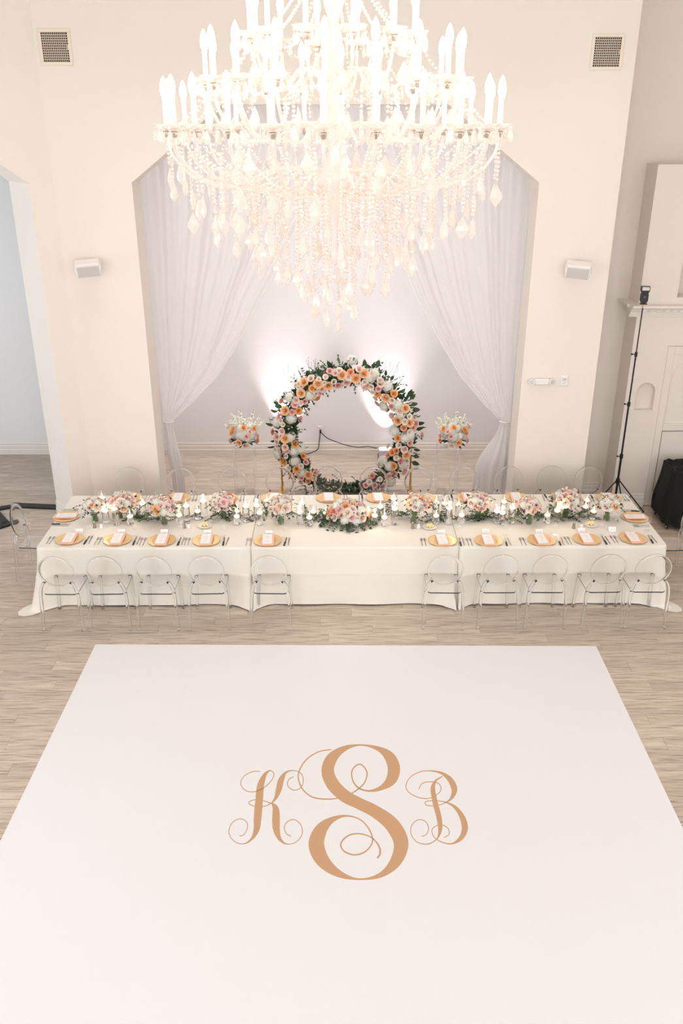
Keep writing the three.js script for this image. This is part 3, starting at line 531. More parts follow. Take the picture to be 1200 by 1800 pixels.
  for (let i = 0; i < 4200; i++) {
    const a = rr(0, 6.2832), low = Math.sin(a) < -0.75 ? 0.5 : 1; if (low < 1 && rnd() < 0.35) continue;
    const d = ballDir(), tc = V(R * Math.cos(a), c.y + R * Math.sin(a) - (low < 1 ? 0.02 : 0), 0), rad0 = d.x * Math.cos(a) + d.y * Math.sin(a); if (rad0 > 0.35 && low === 1 && rnd() < 0.5) continue; const p = tc.addScaledVector(d, T * low * rr(0.3, 0.88));
    if (p.y < 0.03) p.y = rr(0.03, 0.12);
    (rnd() < 0.72 ? deep : mid).blade(p, d.clone().add(ballDir().multiplyScalar(0.8)), ballDir(), rr(0.06, 0.115), rr(0.028, 0.05));
  }
  for (let i = 0; i < 62; i++) {                         // ruscus and fern tips that stand out of the outline
    const a = rr(-0.7, Math.PI + 0.7), out = rnd() < 0.72 ? 1 : -1, d = V(Math.cos(a) * out, Math.sin(a) * out + 0.1, rr(-0.3, 0.5)).add(ballDir().multiplyScalar(0.55)).normalize();
    const p = V(R * Math.cos(a), c.y + R * Math.sin(a), rr(-0.05, 0.1)).addScaledVector(d, T * 0.6);
    if (p.y < 0.15) continue;
    (i % 3 ? deep : mid).sprig(p, d, rr(0.08, 0.17), 4, 0.045, 0.46, 0.5);
  }
  for (const [px, py, n] of [[555, 645, 12], [560, 650, 10], [520, 660, 7], [500, 690, 6], [690, 655, 6], [480, 735, 4]]) for (let i = 0; i < n; i++) {
    const p = atD(px + rr(-14, 14), py + rr(8, 22), WR).sub(V(c.x, 0, c.z)); p.z = rr(-0.08, 0.1);
    wisps.sprig(p, V(rr(-0.6, 0.5), 1, rr(-0.3, 0.3)), rr(0.12, 0.26), 9, 0.03, 0.16, 0.1);
  }
  for (let i = 0; i < 46; i++) { const x = rr(-0.62, 0.62), p = V(x, rr(0.03, 0.1), rr(-0.12, 0.28)); (i % 3 ? deep : mid).sprig(p, V(rr(-1, 1), rr(0.15, 0.8), rr(-0.4, 0.8)), rr(0.14, 0.28), 6, 0.042, 0.42, 0.7); }
  stuffPart('foliage', deep.geo(), LEAF.deep, w); stuffPart('foliage', mid.geo(), LEAF.mid, w); stuffPart('fern', wisps.geo(), LEAF.grey, w);
  const big = new Leaves().blade(V(0, 0, 0), V(0, 1, 0), V(0, 0, 1), 1, 0.62).geo();
  const spots = [[714, 696], [720, 703], [708, 706], [716, 693], [722, 712], [724, 722], [727, 735], [732, 745], [729, 756], [720, 768], [735, 752], [727, 790], [725, 803], [723, 812], [490, 712], [487, 725], [496, 716], [484, 738], [482, 748], [486, 775], [484, 785], [640, 645], [655, 650], [662, 648], [622, 640], [583, 648], [640, 675], [505, 700], [560, 660]];
  for (const [px, py] of spots) { const p = atD(px, py, WR - 0.1).sub(V(c.x, 0, c.z)), out = V(p.x, p.y - c.y, 0.12).add(ballDir().multiplyScalar(0.35)).normalize(), m = part('leaf', big, LEAF.deep, w, p.x, p.y, 0.08); m.scale.setScalar(rr(0.1, 0.15)); m.quaternion.setFromUnitVectors(V(0, 1, 0), out).multiply(new THREE.Quaternion().setFromAxisAngle(V(0, 1, 0), rr(-0.8, 0.8))); }
}

// ---------- clear pedestals with tall arrangements ----------
for (const [px0, px1, topPy, fx, fy, where, mir] of [[413.6, 449, 787, 431, 757, 'left', 1], [766.6, 802, 789, 795, 757, 'right', -1]]) {
  const D = 12.3, a = atD(px0, 830, D), b = atD(px1, 830, D), w = b.x - a.x, h = 0.79, x = (a.x + b.x) / 2;
  const p = thing('acrylic_pedestal', `clear acrylic pedestal standing ${where} of the floral hoop`, 'pedestal', V(x, 0, -D), 0, 'clear pedestals');
  const pane = (bw, bh, bd, X, Y, Z) => part('panel', rbox(bw, bh, bd, 0.003, X, Y, Z), M.glass, p);
  pane(w, h - 0.012, 0.01, 0, h / 2 - 0.006, w / 2 - 0.005); pane(w, h - 0.012, 0.01, 0, h / 2 - 0.006, -w / 2 + 0.005);
  pane(0.01, h - 0.012, w - 0.022, -w / 2 + 0.005, h / 2 - 0.006, 0); pane(0.01, h - 0.012, w - 0.022, w / 2 - 0.005, h / 2 - 0.006, 0);
  part('top_panel', rbox(w, 0.012, w, 0.003, 0, h - 0.006, 0), M.glass, p);
  for (const sx of [-1, 1]) for (const sz of [-1, 1]) part('edge', rbox(0.009, h - 0.012, 0.009, 0.003, sx * (w / 2 - 0.0045), h / 2 - 0.006, sz * (w / 2 - 0.0045)), M.frost, p);
  const f = thing('flower_arrangement', `round arrangement of white stock and peach roses on the ${where} clear pedestal`, 'flowers', V(x + (fx - (px0 + px1) / 2) / 128, h, -D), 0, 'arrangements on the clear pedestals');
  part('bowl', lathe([[0.001, 0], [0.07, 0], [0.09, 0.03], [0.085, 0.07], [0.08, 0.07], [0.084, 0.03], [0.065, 0.008], [0.001, 0.008]], 24), mat('#e9e6e0', 0.4), f);
  const cy = 0.19, rad = 0.2;
  for (let i = 0; i < 34; i++) { const d = ballDir(); d.y = Math.abs(d.y) * 0.9 - 0.28; d.z = Math.abs(d.z) * (i % 5 ? 1 : -1); d.normalize(); bloom(f, 'hydrangea', CLUSTER[i % 2], PET.white, V(0, cy, 0).addScaledVector(d, rad * 0.72), d, rr(0.055, 0.085)); }
  for (const [k, x2, y2, s] of [['apricot', -0.13, 0.30, 0.05], ['apricot', 0.03, 0.33, 0.05], ['peach', -0.05, 0.10, 0.055], ['coral', 0.21, 0.10, 0.05], ['apricot', 0.18, 0.30, 0.045], ['pink', 0.07, 0.2, 0.042], ['pink', -0.18, 0.11, 0.042], ['pink', 0.22, 0.18, 0.042], ['blush', -0.2, 0.32, 0.045], ['cream', 0.05, 0.05, 0.062], ['blush', 0.12, 0.27, 0.045], ['peach', -0.15, 0.25, 0.055]]) {
    const q = V(mir * x2, y2, 0), d = q.clone().sub(V(0, cy, 0)), l = Math.min(0.99, d.length() / 0.26); q.z = 0.2 * Math.sqrt(1 - l * l) + 0.02; bloom(f, 'rose', ROSE[Math.floor(rnd() * 3)], PET[k], q, V(d.x * 2, d.y * 2 + 0.15, q.z + 0.08), s, 0.85);
  }
  const lv = new Leaves(), sp = [];
  for (const [x2, h2] of [[-0.16, 0.5], [-0.09, 0.44], [-0.03, 0.56], [0.16, 0.53], [0.25, 0.44], [-0.27, 0.34], [-0.2, 0.4], [0.02, 0.42], [0.3, 0.36], [0.1, 0.43]]) {
    const a2 = V(mir * x2 * 0.5, 0.2, 0), e = V(mir * x2, h2, rr(-0.06, 0.08)); lv.stem(a2, e, 0.003);
    const bl = []; for (let i = 0; i < 30; i++) { const t = rr(0.3, 0.98), q = a2.clone().lerp(e, t), r = 0.034 * (1.15 - t * 0.75); bl.push(new THREE.IcosahedronGeometry(r * 0.75, 0).scale(1, 0.7, 1).translate(q.x + rr(-r, r), q.y, q.z + rr(-r, r))); }
    part('stock_spike', bl, mat('#f4f2e2', 0.7), f);
  }
  for (let i = 0; i < 40; i++) { const a2 = rr(0, 6.28); lv.blade(V(Math.cos(a2) * 0.12, rr(0.04, 0.12), Math.sin(a2) * 0.12), V(Math.cos(a2), rr(-0.5, 0.2), Math.sin(a2)), V(0, 1, 0), rr(0.07, 0.12), 0.045); }
  stuffPart('foliage', lv.geo(), LEAF.deep, f);
}
// ---------- on the long table ----------
const onTable = (px, py) => { const p = atY(px, py, TH + 0.001); return p; };
const byX = (list) => list.map((e, i) => ({ e, i })).sort((a, b) => a.e[0] - b.e[0]).forEach(({ i }, k) => { list[i].k = k; });

// floating candles in glass cylinders: [candle px, candle py, base px, base py]
const candles = [
  [182.7, 879, 182.7, 902], [186.7, 900, 187, 918.7], [204.7, 896, 205, 922], [230, 910.7, 230, 922], [252, 885.3, 252, 905], [267.7, 898.7, 267.7, 911], [315.7, 905.5, 316, 920], [328.7, 891, 329, 917],
  [347.7, 898, 348, 913], [359, 881, 359, 908], [416.7, 908, 417, 922], [418, 897, 418, 912], [432.7, 887, 433, 917], [452, 891, 452, 909], [457, 903, 457, 922], [470, 881, 470, 900], [531, 883, 531, 905], [527, 902, 527, 921],
  [550.7, 900, 550.7, 914], [543.7, 914, 544, 924], [572.7, 907, 573, 916], [657.7, 906.7, 658, 921], [668, 892, 668, 911], [675, 914, 675, 924], [690.7, 880, 691, 904], [693, 898, 693, 922],
  [764.7, 886, 764.7, 911], [765.5, 906, 765.5, 921], [780.7, 886, 780.7, 905], [788, 897, 788, 921], [804.7, 891, 804.7, 908], [810, 908.6, 810, 920], [870.7, 898, 871, 919], [880, 906, 881, 922],
  [884, 882, 884, 902], [898.7, 895, 898, 920], [960.7, 906.5, 960, 920], [977.7, 899, 977, 918], [1029, 879, 1029, 900], [1026, 893, 1026, 911], [1040.7, 901, 1041, 913]];
byX(candles);
const glassGeo = (h) => lathe([[0.0005, 0], [0.040, 0], [0.044, 0.004], [0.044, h], [0.0425, h + 0.001], [0.0415, h], [0.0415, 0.012], [0.0005, 0.010]], 28);
const cup = { tall: 0.235, medium: 0.185, short: 0.14 };
const cupGeo = {}, waterGeo = {};
for (const k in cup) cupGeo[k] = glassGeo(cup[k] + 0.055);
const waxGeo = lathe([[0.0005, -0.016], [0.022, -0.014], [0.036, 0.0], [0.0375, 0.007], [0.033, 0.016], [0.018, 0.024], [0.0005, 0.027]], 24);
const flameGeo = lathe([[0.0005, 0], [0.0036, 0.004], [0.0056, 0.011], [0.0044, 0.02], [0.002, 0.029], [0.0005, 0.037]], 12);
const flameMat = new THREE.MeshStandardMaterial({ color: '#ffd9a0', emissive: new THREE.Color(1.0, 0.84, 0.60), emissiveIntensity: 7, roughness: 1 });
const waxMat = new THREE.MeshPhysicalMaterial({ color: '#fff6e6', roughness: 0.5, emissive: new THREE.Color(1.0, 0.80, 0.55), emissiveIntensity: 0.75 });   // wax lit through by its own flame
const wickMat = mat('#2a221b', 0.9);
candles.forEach((c, i) => {
  const [px, py, bpx, bpy] = c, p = onTable(bpx, bpy), dv = bpy - py, size = dv > 22 ? 'tall' : dv > 15 ? 'medium' : 'short', lvl = size === 'tall' ? 0.19 : size === 'medium' ? 0.135 : 0.09;
  const n = candles.length, place = ord2(c.k, n);
  const g = thing('glass_cylinder', `${size} clear glass cylinder of water for the ${place} floating candle`, 'vase', p, 0, 'glass candle cylinders along the table');
  part('cylinder', cupGeo[size], M.glass, g);
  waterGeo[size] ??= lathe([[0.0005, 0.0125], [0.040, 0.0125], [0.0408, 0.014], [0.0408, lvl - 0.001], [0.0005, lvl]], 24);
  part('water', waterGeo[size], M.water, g);
  const f = thing('floating_candle', `lit ivory floating candle in a ${size} glass, ${place} on the table`, 'candle', p.clone().add(V(rr(-0.002, 0.002), lvl + 0.017, rr(-0.002, 0.002))), 0, 'floating candles along the table');
  part('wax', waxGeo, waxMat, f); part('wick', rod(V(0, 0.024, 0), V(0, 0.036, 0), 0.001), wickMat, f); part('flame', flameGeo, flameMat, f, 0, 0.032, 0);
  if (i % 4 === 1) { const l = new THREE.PointLight(new THREE.Color(1.0, 0.70, 0.42), CANDLE_POWER, 0, 2); l.name = 'candle_light'; l.position.set(0, 0.046, 0); l.shadow.radius = 1; f.add(l); }
});
function ord2(k, n) { const t = (x) => x < 20 ? ORD[x] : { 20: 'twenty-first', 21: 'twenty-second' }[x] ?? ORD[0]; return k === 0 ? 'leftmost' : k === n - 1 ? 'rightmost' : k < n / 2 ? t(k) + ' from the left' : t(n - 1 - k) + ' from the right'; }

const PT = { ...PET, pink: petal('#f9d8d2'), blush: petal('#fce9e0'), peach: petal('#fcdcc0'), apricot: petal('#fac596'), coral: petal('#f4b5a0') };   // the table flowers are paler sorts
// bouquets in small vases: [bouquet px, py, vase base px, py, radius, vase height, palette, words]
const PETbud = mat('#f7f1e0', 0.7);
const bouquets = [
  [164, 888, 168, 917, 0.125, 0.10, ['white', 'cream', 'peach', 'apricot', 'white', 'blush'], 'small white and peach bouquet at the left end of the table'],
  [215, 884, 211, 912, 0.185, 0.13, ['blush', 'white', 'cream', 'peach', 'blush', 'pink'], 'wide blush bouquet with dark leaves, second from the left end'],
  [284, 890, 289, 922, 0.185, 0.13, ['blush', 'blush', 'cream', 'white', 'blush', 'pink', 'cream', 'apricot', 'blush'], 'wide pale pink bouquet with one orange bloom, third from the left'],
  [392, 882, 393, 912, 0.16, 0.13, ['blush', 'cream', 'blush', 'pink', 'white', 'apricot', 'cream', 'blush'], 'round pink bouquet with an orange rose, fourth from the left'],
  [493, 889, 494, 921, 0.165, 0.12, ['blush', 'cream', 'blush', 'white', 'peach', 'blush', 'cream'], 'round white and blush bouquet just left of the table centre'],
  [735, 884, 726, 920, 0.165, 0.14, ['cream', 'blush', 'peach', 'apricot', 'pink', 'white'], 'bouquet of cream and coral roses just right of the table centre'],
  [841, 883, 839, 912, 0.165, 0.12, ['blush', 'cream', 'blush', 'pink', 'cream', 'peach', 'white'], 'tall blush and cream bouquet, fourth from the right end'],
  [930, 889, 929, 921, 0.15, 0.12, ['blush', 'peach', 'cream', 'white', 'blush', 'pink'], 'loose blush bouquet trailing white buds, third from the right'],
  [997, 879, 993, 908, 0.19, 0.13, ['blush', 'peach', 'cream', 'pink', 'blush', 'cream', 'white'], 'largest pink and peach bouquet, second from the right end'],
  [1071, 886, 1065, 915, 0.135, 0.10, ['white', 'blush', 'apricot', 'cream', 'white', 'blush'], 'small white bouquet with one big orange rose at the right end'],
];
const vaseGeo = (h) => lathe([[0.0005, 0], [0.036, 0], [0.041, 0.004], [0.042, h], [0.0405, h], [0.0395, 0.009], [0.0005, 0.008]], 26);
function dome(g, cy, rad, pal, n, back = 1) {
  for (let i = 0; i < n; i++) {
    const y = 1 - (i + 0.5) / n * 1.35, f = i * 2.39996 + rad * 40, r = Math.sqrt(Math.max(0, 1 - y * y)), d = V(r * Math.cos(f), y, r * Math.sin(f)), k = pal[i % pal.length], big = k === 'white';
    bloom(g, big ? 'hydrangea' : 'rose', big ? CLUSTER[i % 2] : (k === 'apricot' || k === 'coral' ? ROSE : PALE)[i % 3], PT[k], V(0, cy, 0).add(d.clone().multiply(V(rad, rad * 0.72, rad)).multiplyScalar(0.78)), d, (big ? 0.055 : rr(0.045, 0.058)) * Math.min(1.1, 0.75 + rad * 2), 0.85);
  }
}
bouquets.forEach(([px, py, bx2, by2, rad, vh, pal, words], i) => {
  const p = onTable(bx2, by2), q = atD(px, py, -p.z), ox = q.x - p.x, oy = Math.max(vh + 0.07, q.y - TH), low = words.split(' bouquet')[0];
  const v = thing('glass_vase', 'tumbler vase holding the ' + words, 'vase', p, 0, 'bouquet vases on the table');
  part('vessel', vaseGeo(vh), M.glass, v); part('water', lathe([[0.0005, 0.010], [0.0385, 0.010], [0.0395, vh * 0.6], [0.0005, vh * 0.6 + 0.001]], 20), M.water, v);
  const g = thing('flower_bouquet', words, 'flowers', p.clone().add(V(0, 0.012, 0)), 0, 'bouquets along the table');
  const st = [], cy = oy - 0.012;
  for (let k = 0; k < 16; k++) { const a = k * 2.4, r0 = 0.030 * Math.sqrt((k + 1) / 17); st.push(tube([V(r0 * Math.cos(a), 0.004, r0 * Math.sin(a)), V(r0 * 0.9 * Math.cos(a + 0.3), vh * 0.7, r0 * 0.9 * Math.sin(a + 0.3)), V(ox + rad * 0.5 * Math.cos(a), cy - rad * 0.15, rad * 0.5 * Math.sin(a))], 0.0042, 8, 5)); }
  part('stems', st, LEAF.stem, g);
  const head = new THREE.Group(); head.name = 'blooms'; head.position.x = ox; g.add(head);
  dome(head, cy, rad, pal, Math.round(15 + rad * 60));
  const deep = new Leaves();
  for (let k = 0; k < 36; k++) { const d = ballDir(); d.y = d.y * 0.7 - 0.15; d.normalize(); deep.blade(V(ox, cy, 0).add(d.clone().multiply(V(rad, rad * 0.72, rad)).multiplyScalar(rr(0.6, 0.9))), d.clone().add(ballDir().multiplyScalar(0.5)), ballDir(), rr(0.045, 0.075), 0.028); }
  for (let k = 0; k < 6; k++) { const a = rr(0, 6.28), d = V(Math.cos(a), rr(-0.4, 0.3), Math.sin(a)); deep.sprig(V(ox, cy, 0).addScaledVector(d, rad * 0.6), d, rr(0.09, 0.15), 4, 0.036, 0.42, 0.7); }
  stuffPart('foliage', deep.geo(), LEAF.deep, g);
  const buds = []; for (let k = 0; k < 16; k++) { const d = ballDir(); d.y = Math.abs(d.y) * 0.9 + 0.1; d.normalize(); const c = V(ox, cy, 0).add(d.multiply(V(rad, rad * 0.75, rad)).multiplyScalar(1.02)); buds.push(new THREE.IcosahedronGeometry(rr(0.008, 0.014), 1).translate(c.x, c.y, c.z)); }
  part('buds', buds, PETbud, g);
});
{ // the low centre arrangement lying on the table
  const p = onTable(612, 918), g = thing('flower_arrangement', 'long low centrepiece of white, pink and orange roses at the table centre', 'flowers', p);
  const pal = ['cream', 'blush', 'pink', 'peach', 'white', 'blush', 'apricot', 'cream', 'pink', 'white', 'coral', 'blush'];
  for (let i = 0; i < 46; i++) { const y = 1 - (i + 0.5) / 46 * 1.0, f = i * 2.39996, r = Math.sqrt(1 - y * y), d = V(r * Math.cos(f), y, r * Math.sin(f)), k = pal[i % 12], big = k === 'white'; bloom(g, big ? 'hydrangea' : 'rose', big ? CLUSTER[i % 2] : (k === 'apricot' || k === 'coral' ? ROSE : PALE)[i % 3], PT[k], V(0, 0.07, -0.02).add(d.clone().multiply(V(0.26, 0.20, 0.17))), d, big ? 0.062 : rr(0.046, 0.06), 0.85); }
  const deep = new Leaves(), mid = new Leaves();
  for (let k = 0; k < 150; k++) { const d = ballDir(); d.y = Math.abs(d.y) * 0.7; d.normalize(); (k % 3 ? deep : mid).blade(V(0, 0.06, -0.02).add(d.clone().multiply(V(0.26, 0.18, 0.17)).multiplyScalar(rr(0.7, 1))), d.clone().add(ballDir().multiplyScalar(0.5)), ballDir(), rr(0.05, 0.08), 0.03); }
  for (let k = 0; k < 44; k++) { const a = rr(0, 6.28), d = V(Math.cos(a) * 1.3, rr(0, 0.35), Math.sin(a)); (k % 3 ? deep : mid).sprig(V(Math.cos(a) * 0.2, 0.05, Math.sin(a) * 0.13), d, rr(0.1, 0.19), 5, 0.042, 0.42, 0.8); }
  stuffPart('foliage', deep.geo(), LEAF.deep, g); stuffPart('foliage', mid.geo(), LEAF.mid, g);
}
// greenery laid along the table between the vases: [x0, y0, x1, y1, sprigs]
[[214, 906, 262, 912, 9], [226, 914, 285, 916, 14], [292, 912, 345, 914, 10], [366, 913, 408, 914, 10], [400, 907, 440, 912, 8], [440, 908, 490, 914, 12], [508, 903, 560, 917, 18], [560, 908, 600, 921, 16], [628, 916, 662, 918, 6], [664, 904, 725, 910, 12], [700, 911, 760, 914, 12], [758, 913, 800, 915, 10], [800, 915, 858, 915, 12], [838, 910, 880, 914, 12], [885, 913, 925, 913, 9], [930, 908, 985, 914, 14], [976, 911, 1012, 915, 12], [1010, 910, 1048, 911, 8]].forEach(([x0, y0, x1, y1, n], i, all) => {
  const a = onTable(x0, y0), b = onTable(x1, y1), c = a.clone().lerp(b, 0.5), g = new Leaves(), h = new Leaves();
  for (let k = 0; k < n; k++) { const p = a.clone().lerp(b, rnd()).sub(c); p.y = 0.012; p.z += rr(-0.03, 0.03); (k % 3 ? g : h).sprig(p, V(rr(-1, 1), rr(0.1, 0.75), rr(-0.55, 0.55)), rr(0.12, 0.2), 6, 0.04, 0.42, 0.75); }
  const t = thing('leafy_garland', `length of green leafy garland lying on the cloth, ${ord(i, all.length).replace('from', 'piece from')}`, 'garland', c, 0, 'greenery laid along the table');
  stuffPart('foliage', g.geo(), LEAF.deep, t); stuffPart('foliage', h.geo(), LEAF.mid, t);
});

// place settings
const goldPlate = mat('#f6d29b', 0.32, { metalness: 0.25, bumpMap: paint(128, 128, (u, v) => { const k = 128 + 50 * n2(u * 14, v * 14) + 40 * n2(u * 40, v * 40); return [k, k, k]; }, false), bumpScale: 0.002 });
const plateUnder = mat('#5b5f66', 0.5);
const chargerGeo = (() => { const g = lathe([[0.0005, 0.006], [0.095, 0.006], [0.105, 0.008], [0.112, 0.013], [0.160, 0.017], [0.165, 0.0185], [0.163, 0.015], [0.11, 0.006], [0.0005, 0.004]].reverse(), 48), p = g.attributes.position; for (let i = 0; i < p.count; i++) { const x = p.getX(i), z = p.getZ(i), r = Math.hypot(x, z); if (r > 0.11) { const a = Math.atan2(z, x), k = 1 + 0.018 * Math.cos(a * 9 + 0.6) * (r - 0.11) / 0.055; p.setX(i, x * k); p.setZ(i, z * k); } } g.computeVertexNormals(); return g; })();
const footGeo = lathe([[0.0005, 0], [0.085, 0], [0.088, 0.002], [0.086, 0.0035], [0.0005, 0.0035]], 40);
const napkinMat = mat('#fac9ae', 0.9, { sheen: 0.3 }), cardMat = mat('#ffffff', 0.75, { map: paint(64, 128, (u, v) => { const inX = Math.abs(u - 0.5) < 0.12 + 0.16 * Math.abs(Math.sin(Math.floor(v * 17) * 2.7)), on = v > 0.12 && v < 0.88 && (v * 17) % 1 < 0.22 && inX; const c = on ? 214 : 252; return [c, c - 3, c - 3]; }) }), tentMat = mat('#fdfaf7', 0.75);
const chargers = [], napkins = [], menus = [];
const seatLabel = (side, i, n) => `${side} place, ${ord(i, n)}`;
function setting(px, py, turn, words, group, n = 0) {
  const p = onTable(px, py), r = TAB.turn + turn, at = (x, y, z) => p.clone().add(V(x, y, z).applyAxisAngle(V(0, 1, 0), r));
  const c = thing('charger_plate', `gold charger plate with wavy rim at the ${words}`, 'plate', p, r + n, group('charger plates'));
  part('plate', chargerGeo, goldPlate, c); part('foot', footGeo, plateUnder, c);
  const nap = thing('napkin', `folded peach napkin on the charger at the ${words}`, 'napkin', at(0.004, 0.0185, 0.006), r + rr(-0.05, 0.05), group('napkins'));
  part('fold', rbox(0.142, 0.006, 0.285, 0.0028, 0, 0.003, 0), napkinMat, nap); part('fold', rbox(0.132, 0.005, 0.27, 0.0024, 0.004, 0.0085, 0.004), napkinMat, nap);
  const m = thing('menu_card', `white printed menu card on the napkin at the ${words}`, 'menu', at(-0.006, 0.0312, -0.006), r + rr(-0.06, 0.06), group('menu cards'));
  part('card', new THREE.BoxGeometry(0.112, 0.0015, 0.25), cardMat, m);
  return at;
}
const forkGeo = (() => { const g = [rbox(0.009, 0.0025, 0.11, 0.001, 0, 0.0022, 0.045), rbox(0.006, 0.0025, 0.03, 0.001, 0, 0.0026, -0.02), rbox(0.024, 0.0025, 0.022, 0.001, 0, 0.004, -0.042)]; for (let i = 0; i < 4; i++) g.push(rbox(0.0035, 0.002, 0.048, 0.0008, -0.0102 + i * 0.0068, 0.0048, -0.074)); return join(g); })();
const knifeBlade = extrude([[0, 0], [0.018, 0.006], [0.02, 0.09], [0.012, 0.12], [0.002, 0.128], [-0.001, 0.06]], 0.0016, 0.0004).rotateX(-Math.PI / 2).translate(-0.009, 0.001, 0);
const knifeHandle = rbox(0.021, 0.011, 0.105, 0.005, 0, 0.0058, 0.052);
const tableKnife = join([rbox(0.011, 0.005, 0.1, 0.002, 0, 0.003, 0.055), extrude([[-0.006, 0], [0.009, 0.004], [0.01, 0.09], [0.003, 0.108], [-0.003, 0.1]], 0.0016, 0.0004).rotateX(-Math.PI / 2).translate(0, 0.0016, 0.006)]);
function cutlery(at, r, words, group, kinds, off) {
  for (const k of kinds) {
    if (k === 'forks') for (const [x, w] of [[-0.245, 'outer'], [-0.205, 'inner']]) single('fork', `${w} silver fork left of the plate at the ${words}`, 'fork', forkGeo, M.steel, at(x, 0, 0.01 + off), r + rr(-0.05, 0.05), group('forks'));
    if (k === 'knives') {
      const kn = thing('steak_knife', `black-handled steak knife beside the plate at the ${words}`, 'knife', at(0.205, 0, 0.02 + off), r + rr(-0.09, 0.05), group('steak knives'));
      part('handle', knifeHandle, M.blackPlastic, kn); part('blade', knifeBlade, M.steel, kn);
      single('table_knife', `slim silver table knife at the outer right of the ${words}`, 'knife', tableKnife, M.steel, at(0.245, 0, 0.0 + off), r + rr(-0.06, 0.06), group('table knives'));
    }
  }
}
const frontPlates = [[122.4, 949], [206.7, 950.3], [284.7, 951.2], [362.7, 951.3], [470.7, 951.8], [777.3, 952], [858, 952], [951.3, 951], [1030.7, 949.4], [1112, 947.5]];
frontPlates.forEach(([x, y], i) => {
  const w = seatLabel('near-side', i, 10), G = (s) => s + ' along the near side', at = setting(x, y, 0, w, G, i * 0.7);
  cutlery(at, TAB.turn, w, G, ['forks', 'knives'], 0.0);
});
const backPlates = [[228, 877], [312, 877], [395, 877.3], [480, 877], [577, 876.5], [664, 876.5], [744, 877], [822, 876.3], [906.5, 876], [988, 876], [1069, 877]];
backPlates.forEach(([x, y], i) => {
  const w = seatLabel('far-side', i, 11), G = (s) => s + ' along the far side', at = setting(x, y, Math.PI, w, G, i * 0.9);
  cutlery(at, Math.PI + TAB.turn, w, G, ['forks', ...(i % 2 || i > 8 ? ['knives'] : [])], 0);
});
{ const G = (s) => s + ' at the table ends', a = setting(117, 909.5, -Math.PI / 2, 'left end place', G), b = setting(1115, 911, Math.PI / 2, 'right end place', G, 1);
  cutlery(a, TAB.turn - Math.PI / 2, 'left end place', G, ['forks', 'knives'], 0); cutlery(b, TAB.turn + Math.PI / 2, 'right end place', G, ['forks', 'knives'], 0); }

// tent place cards
const tentGeo = (() => { const g = []; for (const s of [-1, 1]) g.push(new THREE.BoxGeometry(0.088, 0.056, 0.001).rotateX(s * -0.36).translate(0, 0.0265, s * 0.0099)); return join(g); })();
const tentLine = (() => { const g = []; for (let i = 0; i < 5; i++) g.push(new THREE.BoxGeometry(0.007 + 0.003 * (i % 3), 0.003, 0.0004).translate(-0.024 + i * 0.012, 0, 0)); return join(g).rotateX(-0.36).translate(0, 0.022, 0.0124); })();
const inkMat = mat('#b9b0aa', 0.8);
function tent(px, py, turn, label, group) { const t = thing('place_card', label, 'card', onTable(px, py), TAB.turn + turn, group); part('card', tentGeo, tentMat, t); part('handwriting', tentLine, inkMat, t); }
[[140, 936.5], [214, 937], [289, 937.5], [365, 938.5], [473, 939.5], [775, 938.5], [853, 936.5], [946.7, 936.8], [1020.7, 935], [1074.7, 933]].forEach(([x, y], i) => tent(x, y, 0, `white tent place card behind the near-side plate, ${ord(i, 10)}`, 'place cards along the near side'));
[[580, 893], [753, 894], [314, 893.5], [905, 892.5]].forEach(([x, y], i) => tent(x, y, Math.PI, 'white tent place card in front of the ' + ['far plate left of the low centrepiece', 'far plate right of the table centre', 'second far plate from the left', 'third far plate from the right'][i], 'place cards along the far side'));
tent(1083, 915, Math.PI / 2, 'white tent place card lying beside the right end plate', 'place cards at the table ends');

// stemmed glasses
const wineGeo = lathe([[0.0005, 0], [0.033, 0.0005], [0.034, 0.0025], [0.012, 0.005], [0.0045, 0.012], [0.004, 0.075], [0.010, 0.085], [0.030, 0.105], [0.039, 0.135], [0.0385, 0.165], [0.033, 0.20], [0.032, 0.20], [0.0372, 0.165], [0.0376, 0.135], [0.029, 0.107], [0.010, 0.089], [0.0005, 0.087]], 26);
const wine0 = [];
function wine(px, py, label, group) { if (!wine0.length) { const g = single('wine_glass', label, 'glass', wineGeo, M.glass, onTable(px, py), 0, group); wine0.push(g); return; } const c = copyOf(wine0[0], onTable(px, py), 0, label); c.userData.group = group; }
[[160, 943], [239, 942], [319, 943], [393, 943], [501, 945], [806.5, 943], [886.7, 941], [974.7, 941], [1055, 940], [1136, 933]].forEach(([x, y], i) => wine(x, y, `clear stemmed glass upper right of the near-side plate, ${ord(i, 10)}`, 'stemmed glasses along the near side'));
[[174, 889], [279, 888], [371, 888], [457.5, 888.5], [548, 889], [642, 889], [772.5, 888], [800, 889], [889, 887.5], [971.5, 887], [1051, 887]].forEach(([x, y], i) => wine(x, y, `clear stemmed glass by the far-side plate, ${ord(i, 11)}`, 'stemmed glasses along the far side'));
wine(142, 920, 'clear stemmed glass between the left end plate and the first bouquet', 'stemmed glasses at the table ends');
wine(1088, 901, 'clear stemmed glass behind the rightmost small bouquet', 'stemmed glasses at the table ends');

